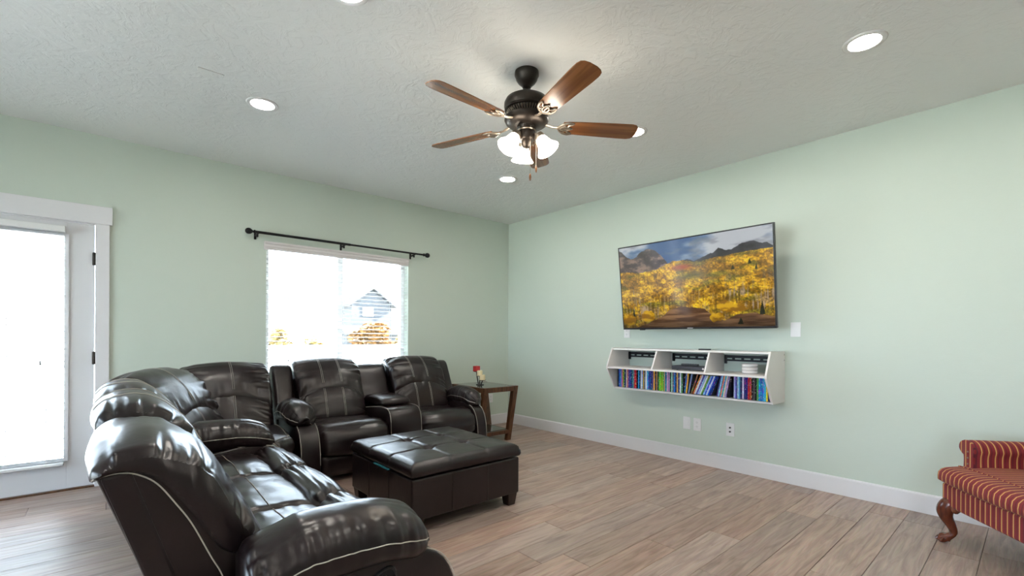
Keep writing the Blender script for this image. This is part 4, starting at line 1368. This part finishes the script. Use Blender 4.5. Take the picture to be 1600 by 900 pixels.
MB(off).box(XR - .03, XR - .004, HY0 + .016, HY1 - .016, HZ0 + .016, .872).build('lower_back', M['melamine'], sh)
# slotted black hanging rails
for (ya, yb) in ((HY0 + .018, 1.858), (1.878, 2.362), (2.382, HY1 - .018)):
    ra = MB(off)
    x0, x1 = XR - .022, XR - .016
    ra.box(x0, x1, ya, yb, 1.006, 1.022).box(x0, x1, ya, yb, .978, .994)
    ra.box(x0, x1 + .012, ya, yb, 1.022, 1.030)
    nslot = 6
    for k in range(nslot + 1):
        q = ya + (yb - ya) * k / nslot
        ra.box(x0, x1, max(ya, q - .011), min(yb, q + .011), .994, 1.006)
    ra.build('hanging_rail', M['iron'], sh, False)
    MB(off).box(XR - .036, XR - .016, yb - .022, yb - .004, .955, 1.032).build('rail_bracket', M['iron'], sh, False, .001, 1)
for (sx_, sz_) in ((XR - .02, HZ1 - .03), (XR - .02, HZ1 - .075)):
    MB(off).tube([(sx_, HY0 - .0015, sz_), (sx_, HY0 + .004, sz_)], .004, 10).build('screw', M['slot'], sh, True)

# player, remote, discs
pb = thing('disc_player', 'slim black disc player in the middle cubby of the white shelf', 'player', (3.995, 2.065, .889))
MB().box(-.085, .085, -.165, .165, .004, .038).build('body', M['darkplastic'], pb, False, .003, 1)
MB().box(-.0865, -.084, -.02, .15, .014, .022).build('disc_slot', M['blackplastic'], pb)
MB().tube([(-.087, -.135, .021), (-.084, -.135, .021)], .009, 14).build('power_button', M['plate'], pb, True)
for q in (-.12, .12):
    for w in (-.06, .06):
        MB().lathe([(.010, 0), (.010, .005)], (w, q, 0), 10).build('foot', M['blackplastic'], pb, True)
rm = thing('remote_control', 'black remote control lying on top of the disc player', 'remote', (3.985, 2.09, .928), math.radians(12))
MB().box(-.022, .022, -.075, .075, 0, .017).build('body', M['blackplastic'], rm, False, .006, 2)
for i in range(4):
    for j in range(3):
        MB().lathe([(.003, .016), (.003, .0185), (.0001, .019)], (-.011 + j * .011, -.05 + i * .022, 0), 8).build('button', M['darkplastic'], rm, True)
pk = thing('wifi_puck_stack', 'round white ribbed box sitting in the right cubby of the shelf', 'router', (4.02, 1.585, .888))
for k in range(3):
    MB().lathe([(.0001, .002 + k * .027), (.055, .002 + k * .027), (.060, .006 + k * .027), (.060, .024 + k * .027), (.055, .028 + k * .027), (.0001, .0285 + k * .027)], n=40).build('tier', M['puck'], pk, True)
sb = thing('small_receiver', 'flat black receiver puck on top of the white shelf', 'receiver', (4.06, 1.99, HZ1 - .006))
MB().box(-.03, .03, -.045, .045, 0, .012).build('body', M['blackplastic'], sb, False, .003, 2)
MB().box(-.031, -.0285, -.02, .02, .003, .008).build('front_window', M['darkplastic'], sb)

# disc cases: colour names read from the photograph, left to right
SP = [('black', 12, 12, 16), ('blue', 30, 80, 165), ('sky blue', 50, 125, 195), ('lilac', 150, 110, 190), ('orange', 205, 130, 60), ('green', 85, 150, 55), ('navy', 30, 40, 105), ('white', 205, 205, 205), ('salmon', 200, 120, 105), ('purple', 105, 70, 150),
      ('blue', 30, 75, 180), ('navy', 25, 45, 110), ('teal', 25, 125, 140), ('grey', 120, 120, 125), ('red', 190, 25, 35), ('red', 200, 30, 45), ('black', 20, 20, 24), ('sky blue', 40, 150, 210), ('dark blue', 25, 45, 80), ('white', 215, 220, 225),
      ('pale blue', 130, 170, 220), ('gold', 190, 150, 40), ('grey', 120, 115, 120), ('white', 225, 230, 235), ('sky blue', 90, 175, 225), ('blue', 40, 95, 190), ('blue', 35, 65, 165), ('navy', 40, 45, 110), ('purple', 90, 70, 140), ('orange', 235, 165, 60),
      ('dark grey', 60, 60, 60), ('tan', 180, 120, 70), ('dark green', 40, 80, 60), ('lime green', 110, 185, 40), ('lime green', 130, 200, 40), ('yellow green', 160, 200, 50), ('green', 70, 160, 50), ('tan', 170, 140, 110), ('teal', 25, 130, 160), ('pink', 215, 160, 200),
      ('lilac', 190, 150, 205), ('dark green', 40, 70, 50), ('mint', 160, 210, 185), ('grey', 110, 110, 115), ('blue', 35, 120, 200), ('navy', 40, 40, 95), ('gold', 215, 165, 75), ('navy', 35, 50, 110), ('white', 205, 215, 230), ('green', 80, 150, 80),
      ('black', 20, 22, 32), ('blue', 30, 90, 170), ('amber', 230, 165, 40),
      # leaning run
      ('grey blue', 120, 140, 180), ('black', 18, 18, 24), ('brown', 130, 85, 55), ('orange', 205, 115, 40), ('white', 220, 220, 222), ('purple', 90, 80, 160), ('pale blue', 150, 190, 225), ('white', 215, 220, 228), ('green', 90, 150, 55), ('pale blue', 140, 180, 225),
      ('blue', 30, 80, 200), ('white', 205, 215, 235), ('blue', 25, 70, 190), ('dark blue', 20, 40, 130), ('purple', 80, 60, 130), ('sky blue', 130, 185, 225), ('salmon', 215, 130, 105), ('teal', 40, 160, 185), ('cream', 215, 200, 180), ('lilac', 160, 140, 195), ('black', 25, 20, 40),
      # upright again
      ('lavender', 160, 165, 220), ('purple', 90, 85, 170), ('pale blue', 160, 190, 225), ('teal', 70, 150, 190), ('navy', 35, 45, 100), ('white', 215, 195, 225), ('indigo', 55, 30, 125), ('navy', 25, 25, 110), ('red', 190, 40, 35), ('rust', 200, 80, 40), ('black', 22, 20, 20),
      ('dark grey', 70, 65, 65), ('black', 25, 25, 22), ('green', 70, 150, 70), ('sky blue', 30, 150, 215), ('blue', 40, 110, 200), ('sky blue', 60, 165, 220), ('cyan', 60, 185, 215), ('yellow', 225, 190, 30), ('navy', 40, 50, 105)]
ORD = lambda k: '%d%s' % (k, 'th' if 10 <= k % 100 <= 20 else {1: 'st', 2: 'nd', 3: 'rd'}.get(k % 10, 'th'))
nS = len(SP)
ZF = HZ0 + .0165
cb = MB().box(-.0, .135, -.5, .5, 0, .1885)
case_cache = {}


def case_mesh(th):
    key = round(th, 4)
    if key not in case_cache:
        o = MB().box(.0008, .136, -th / 2, th / 2, 0, .189).build('disc_case', M['case'], None, False, .0012, 1)
        d = MB().box(-.0006, .0012, -th / 2 + .0008, th / 2 - .0008, .002, .187).build('spine', M['spine'], None)
        case_cache[key] = (o.data, d.data)
        bpy.data.objects.remove(o); bpy.data.objects.remove(d)
    return case_cache[key]


# widths fill the run; positions go from the left end (high y) to the right end (low y)
yl, yr = HY1 - .034, HY0 + .026
lean = [0.0] * nS
for i in range(nS):
    if 50 <= i < 53: lean[i] = math.radians(6)
    elif 53 <= i < 67: lean[i] = math.radians(10 + 13 * min(1, (i - 53) / 3.))
    elif 67 <= i < 74: lean[i] = math.radians(11)
tot = 0
ths = []
for i in range(nS):
    th = .0148 if i % 7 else .0128
    ths.append(th)
foot = [ths[i] / math.cos(lean[i]) for i in range(nS)]
gaps = {53: .006, 67: .046, 74: .046}
scale_w = (yl - yr - sum(gaps.values())) / sum(foot)
ths = [round(t_ * scale_w, 4) for t_ in ths]
y = yl
lr = random.Random(3)
for i in range(nS):
    th = ths[i]
    cn, r_, g_, b_ = SP[i]
    me_o, me_s = case_mesh(th)
    y -= gaps.get(i, 0)
    fw = th / math.cos(lean[i])
    # leaning: top shifts to the right (lower y); rotate about x so that the right bottom corner rests on the shelf
    a_ = lean[i]
    root = bpy.data.objects.new('disc_case', me_o); C.objects.link(root)
    zc = ZF + (th / 2) * math.sin(a_)
    xfr = 3.945 + lr.uniform(-.002, .006)
    root.location = (xfr, y - fw / 2, zc + .0004)
    root.rotation_euler = (a_, 0, 0)
    tag(root, '%s-spined slim disc case%s, %s from the left in the white shelf' % (cn, ' leaning' if a_ > 0 else ' upright', ORD(i + 1)), 'disc case', 'disc cases on the wall shelf')
    s_ = bpy.data.objects.new('spine', me_s); link(s_, root)
    c3 = np.array([r_, g_, b_]) / 255.
    c3 = ((c3 + .055) / 1.055) ** 2.4
    s_.color = (*[float(v) for v in c3], 1)
    y -= fw


# ------------------------------------------------------------------ wall plates
def wall_plate(y, z, label, kind, w=.073, h=.117):
    t = thing('wall_plate' if kind in ('blank', 'switch') else 'wall_outlet', label, 'outlet' if kind not in ('blank', 'switch') else 'wall plate', (XR, y, z))
    MB().box(-.006, 0, -w / 2, w / 2, -h / 2, h / 2).build('cover', M['plate'], t, False, .0025, 2)
    if kind == 'switch':
        MB().box(-.0095, -.005, -.0165, .0165, -.033, .033).build('rocker', M['plate'], t, False, .001, 1)
    if kind == 'duplex':
        for s in (-1, 1):
            MB().box(-.008, -.005, -.0165, .0165, s * .020 - .014, s * .020 + .014).build('socket', M['plate'], t, False, .001, 1)
            for (dy, hh) in ((-.0063, .004), (.0063, .005)):
                MB().box(-.0086, -.0078, dy - .001, dy + .001, s * .020 - hh + .003, s * .020 + hh + .003).build('slot', M['slot'], t)
            MB().tube([(-.0086, 0, s * .020 - .008), (-.0078, 0, s * .020 - .008)], .0022, 8).build('slot', M['slot'], t)
    if kind == 'coax':
        for s in (-1, 1):
            MB().tube([(-.016, 0, s * .018), (-.005, 0, s * .018)], .0075, 12).build('jack', M['slot'], t, True)
    for s in (-1, 1):
        MB().tube([(-.0072, 0, s * .048), (-.0055, 0, s * .048)], .003, 8).build('screw', M['plate'], t, True)
    return t


wall_plate(2.223, .368, 'blank white wall plate, left of the pair below the shelf', 'switch')
wall_plate(2.119, .366, 'white duplex outlet, right of the pair below the shelf', 'duplex')
wall_plate(1.812, .366, 'white cable outlet with two dark jacks below the shelf', 'coax')
wall_plate(1.297, 1.253, 'white wall plate beside the lower right television corner', 'blank')
wall_plate(2.905, 1.235, 'white outlet partly hidden under the lower left television corner', 'duplex')
wo = wall_plate(0, 0, 'white outlet on the window wall behind the end table', 'duplex')
wo.location = (3.88, YB, .358)
wo.rotation_euler = (0, 0, PI / 2)
cdl = tag(MB().tube(catmull([(XR - .006, 2.880, 1.31), (XR - .012, 2.876, 1.24), (XR - .010, 2.874, 1.215), (XR - .006, 2.884, 1.20)], 14, False), .0022, 6).build('cable', M['plate'], None, True), 'thin pale cable hanging below the left end of the television', 'cable')

# ------------------------------------------------------------------ striped armchair
CA = math.radians(127)
fx_, fy_ = math.cos(CA), math.sin(CA)           # facing
lx_, ly_ = -fy_, fx_                            # its left
px_, py_ = 3.664 + lx_ * .30 - fx_ * .04, .359 + ly_ * .30 - fy_ * .04
ac = thing('armchair', 'red and gold striped upholstered armchair with carved mahogany legs', 'armchair', (px_, py_, 0), CA)
SYM, SXM = M['stripe_y'], M['stripe_x']
# front rail and sides of the seat frame
MB().box(-.035, .035, -.335, .335, .215, .345).build('front_rail', SYM, ac, False, .014, 3)
for s in (-1, 1):
    MB().box(-.60, -.035, s * .335 - (.05 if s > 0 else 0), s * .335 + (0 if s > 0 else .05), .215, .345).build('side_rail', SXM, ac, False, .012, 2)
MB().box(-.60, -.02, -.30, .30, .23, .335).build('deck', M['lining'], ac)
# T cushion
cpts = [(-.56, .345), (-.57, .40), (-.50, .440), (-.25, .455), (-.02, .440), (.045, .425), (.062, .390), (.045, .352), (-.10, .338), (-.40, .338)]
sc_, G, t = cushion('seat_cushion', cpts, -.345, .345, SYM, ac, (0, 0, 0), r=.03, puff=.008, n=60, nw=40, pleat=.0, lump=.002,
                    shape=lambda Q, y: np.stack([np.where(abs(y) > .265, np.maximum(Q[:, 0], -.085 + 0 * Q[:, 0]), Q[:, 0]), Q[:, 1]], 1))
stitch = stitch_along(G, .44, 2, 38, sc_, r=.0035, name='welt')
stitch.data.materials.clear(); stitch.data.materials.append(SYM)
for s in (-1, 1):
    yi, yo = s * .265, s * .365
    pf = [(yi, .33), (yi, .50), (yi - s * .008, .545), (yi + s * .012, .585), (yi + s * .055, .600), (yi + s * .098, .580), (yi + s * .108, .545), (yi + s * .088, .520), (yi + s * .07, .50), (yi + s * .07, .33)]
    am, G, t = cushion('arm', pf, -.62, -.085, SXM, ac, (0, 0, 0), axis='x', r=.012, puff=.003, n=60, nw=30, pleat=0, lump=.002)
    fr_ = [tuple(p) for p in catmull(pf, 40)]
    MB().prism(fr_, -.090, -.074, 'x').build('arm_front', SYM, am, True, .004, 2)
    # nail heads down the arm front
    for k in range(6):
        MB().lathe([(.005, 0), (.004, .003), (.0001, .004)], (0, 0, 0), 8, Matrix.Rotation(PI / 2, 3, 'Y')).build('nail_head', M['brass'], am, True).location = (-.074, yi + s * .035, .36 + k * .035)
bkp = [(-.52, .42), (-.50, .55), (-.52, .75), (-.57, .95), (-.62, 1.02), (-.69, 1.0), (-.70, .85), (-.67, .60), (-.66, .25), (-.58, .25)]
cushion('backrest', bkp, -.30, .30, SYM, ac, (0, 0, 0), r=.04, puff=.012, n=60, nw=30, pleat=0, lump=.002)
for s in (-1, 1):
    # cabriole front leg with a ball foot
    yy = s * .295
    pth = [(.0, yy, .235), (.018, yy + s * .010, .215), (.030, yy + s * .016, .185), (.026, yy + s * .014, .150), (.010, yy + s * .004, .110), (.0, yy - s * .002, .075), (.004, yy, .052), (.020, yy + s * .010, .034), (.032, yy + s * .016, .022), (.036, yy + s * .018, .010), (.034, yy + s * .017, .001)]
    rd = [.044, .044, .040, .032, .024, .019, .019, .024, .030, .028, .022]
    Pth = catmull([(*p, r_) for p, r_ in zip(pth, rd)], 34, False)
    lg = MB().tube([tuple(p[:3]) for p in Pth], [float(p[3]) for p in Pth], 16).build('front_leg', M['mahogany'], ac, True)
    lo_z = min(v.co.z for v in lg.data.vertices)
    for v in lg.data.vertices: v.co.z -= lo_z if v.co.z < .05 else 0
    for tk in (-.5, 0, .5):   # carved toes
        MB().tube([(.030, yy + s * .014 + tk * .022, .040), (.052, yy + s * .016 + tk * .034, .028), (.064, yy + s * .018 + tk * .040, .010)], [.007, .008, .006], 8).build('toe', M['mahogany'], lg, True)
    MB().tube([(.012, yy - s * .035, .205), (.010, yy - s * .075, .222)], [.022, .008], 10).build('knee_block', M['mahogany'], lg, True)
    MB().hexa([(-.68, yy - .018, 0), (-.645, yy - .018, 0), (-.645, yy + .018, 0), (-.68, yy + .018, 0)], [(-.61, yy - .024, .26), (-.56, yy - .024, .26), (-.56, yy + .024, .26), (-.61, yy + .024, .26)]).build('rear_leg', M['mahogany'], ac, False, .004, 2)

# ------------------------------------------------------------------ outside the windows
GZ = -.45
gr = MB().box(-60, 90, YB + T + .02, 120, GZ - .1, GZ).box(-60, XL - .25, -60, YB + T + .02, GZ - .1, GZ).box(XL - .25, 90, -60, YF - .25, GZ - .1, GZ)
struct(gr.build('ground', M['grass']))
pat = MB().box(-3.5, 3.5, YB + T + .03, YB + 3.2, GZ, -.06)
struct(pat.build('patio_slab', M['concrete']))
fn = thing('vinyl_fence', 'white vinyl privacy fence across the back garden outside the window', 'fence', (4, 14.6, GZ))
fz = .875
for k in range(15):
    xa = -14 + k * 2.4
    MB(fn.location).box(xa - .065, xa + .065, 14.54, 14.67, GZ, fz + .06).build('post', M['fence'], fn, False, .01, 1)
    if k < 14:
        MB(fn.location).box(xa + .065, xa + 2.335, 14.57, 14.63, fz - .14, fz).build('top_rail', M['fence'], fn, False, .01, 1)
        MB(fn.location).box(xa + .065, xa + 2.335, 14.57, 14.63, GZ + .05, GZ + .19).build('bottom_rail', M['fence'], fn, False, .01, 1)
        nb = 13
        for q in range(nb):
            b0 = xa + .065 + 2.27 * q / nb
            if q == 0:
                pass
            MB(fn.location).box(b0 + .004, b0 + 2.27 / nb - .004, 14.585, 14.615, GZ + .19, fz - .14).build('board', M['fence'], fn)


def house(label, x0, x1, yf, yb, ze, zr, mat_s, wins, gable_front=True):
    h = thing('neighbour_house', label, 'house', ((x0 + x1) / 2, (yf + yb) / 2, GZ))
    o = h.location
    xm_ = (x0 + x1) / 2
    MB(o).box(x0, x1, yf, yb, GZ, ze).build('walls', mat_s, h)
    if gable_front:
        MB(o).prism([(x0, ze), (x1, ze), (xm_, zr - .15)], yf, yb, 'y').build('gable', mat_s, h)
        for s in (-1, 1):
            xe = xm_ + s * ((x1 - x0) / 2 + .4)
            sl = (zr - ze) / ((x1 - x0) / 2)
            MB(o).prism([(xe, ze - .4 * sl), (xm_, zr), (xm_, zr + .2), (xe, ze - .4 * sl + .2)], yf - .4, yb + .4, 'y').build('roof_slope', M['roof'], h)
    else:
        ym = (yf + yb) / 2
        for s in (-1, 1):
            ye = ym + s * ((yb - yf) / 2 + .5)
            MB(o).prism([(ye, ze - .2), (ym, zr), (ym, zr + .2), (ye, ze)], x0 - .5, x1 + .5, 'x').build('roof_slope', M['roof'], h)
    for (wx, wz, ww, wh) in wins:
        f_ = MB(o).box(wx - ww / 2 - .1, wx + ww / 2 + .1, yf - .06, yf, wz - wh / 2 - .1, wz + wh / 2 + .1).build('window', M['vinyl'], h)
        MB(o).box(wx - ww / 2, wx + ww / 2, yf - .075, yf - .055, wz - wh / 2, wz + wh / 2).build('pane', M['tableglass'], f_)
    return h


house('dark grey gabled house beyond the fence in the right window pane', 18.3, 22.6, 45, 47.5, 4.4, 6.0, M['siding'], [(20.0, 3.65, .9, .7), (20.9, 1.2, 1.2, 1.2)])
house('low wide grey wing beside the dark gabled house beyond the fence', 16.9, 24.5, 42.6, 43.6, 1.5, 1.9, M['siding'], [(18.2, .6, 1.2, .8)], False)
house('pale house with a broad grey roof beyond the fence in the left window pane', 4.0, 12.7, 46, 50, 4.7, 6.3, M['siding2'], [(7, 2.8, 1.2, 1.2), (11.2, 2.8, 1.2, 1.2), (11.2, .8, 1.2, 1.2)], False)


def tree(label, x, y, h, r, mat_l, cnt, seed, size=.12, cat='tree'):
    t = thing('autumn_tree', label, cat, (x, y, GZ), 0, 'autumn trees beyond the fence')
    r_ = random.Random(seed)
    tk = MB().tube([(0, 0, 0), (.05, .02, h * .35), (.0, .05, h * .7)], [.09, .07, .03], 8)
    for k in range(7):
        a = r_.uniform(0, 6.28); z0 = h * r_.uniform(.25, .55)
        tk.tube([(.03, .02, z0), (math.cos(a) * r * .5, math.sin(a) * r * .5, z0 + h * .2), (math.cos(a) * r * .85, math.sin(a) * r * .85, z0 + h * .38)], [.035, .022, .008], 6)
    tk.build('trunk', M['bark'], t, True)
    lf = MB()
    for k in range(9):
        a = r_.uniform(0, 6.28); q = r_.uniform(.1, .6) * r
        quad_noise_leaf_ball(lf, (math.cos(a) * q, math.sin(a) * q, h * r_.uniform(.5, .85)), r * .5, h * .16, cnt // 9, size, seed * 31 + k)
    fo = lf.build('foliage', mat_l, t); fo['kind'] = 'stuff'
    return t


tree('bright orange leafy tree behind the fence in front of the dark house', 9.9, 22, 2.35, 1.05, M['leaf_o'], 2600, 3)
tree('small golden shrub at the left edge of the window view', 4.95, 19, 1.95, .5, M['leaf_y'], 900, 5, .1)
tree('pale yellow shrub behind the fence near the window centre', 6.5, 20, 1.7, .55, M['leaf_y'], 700, 8, .1)
tree('small yellow shrub right of the dark house', 12.0, 23, 1.75, .4, M['leaf_y'], 600, 9, .1)
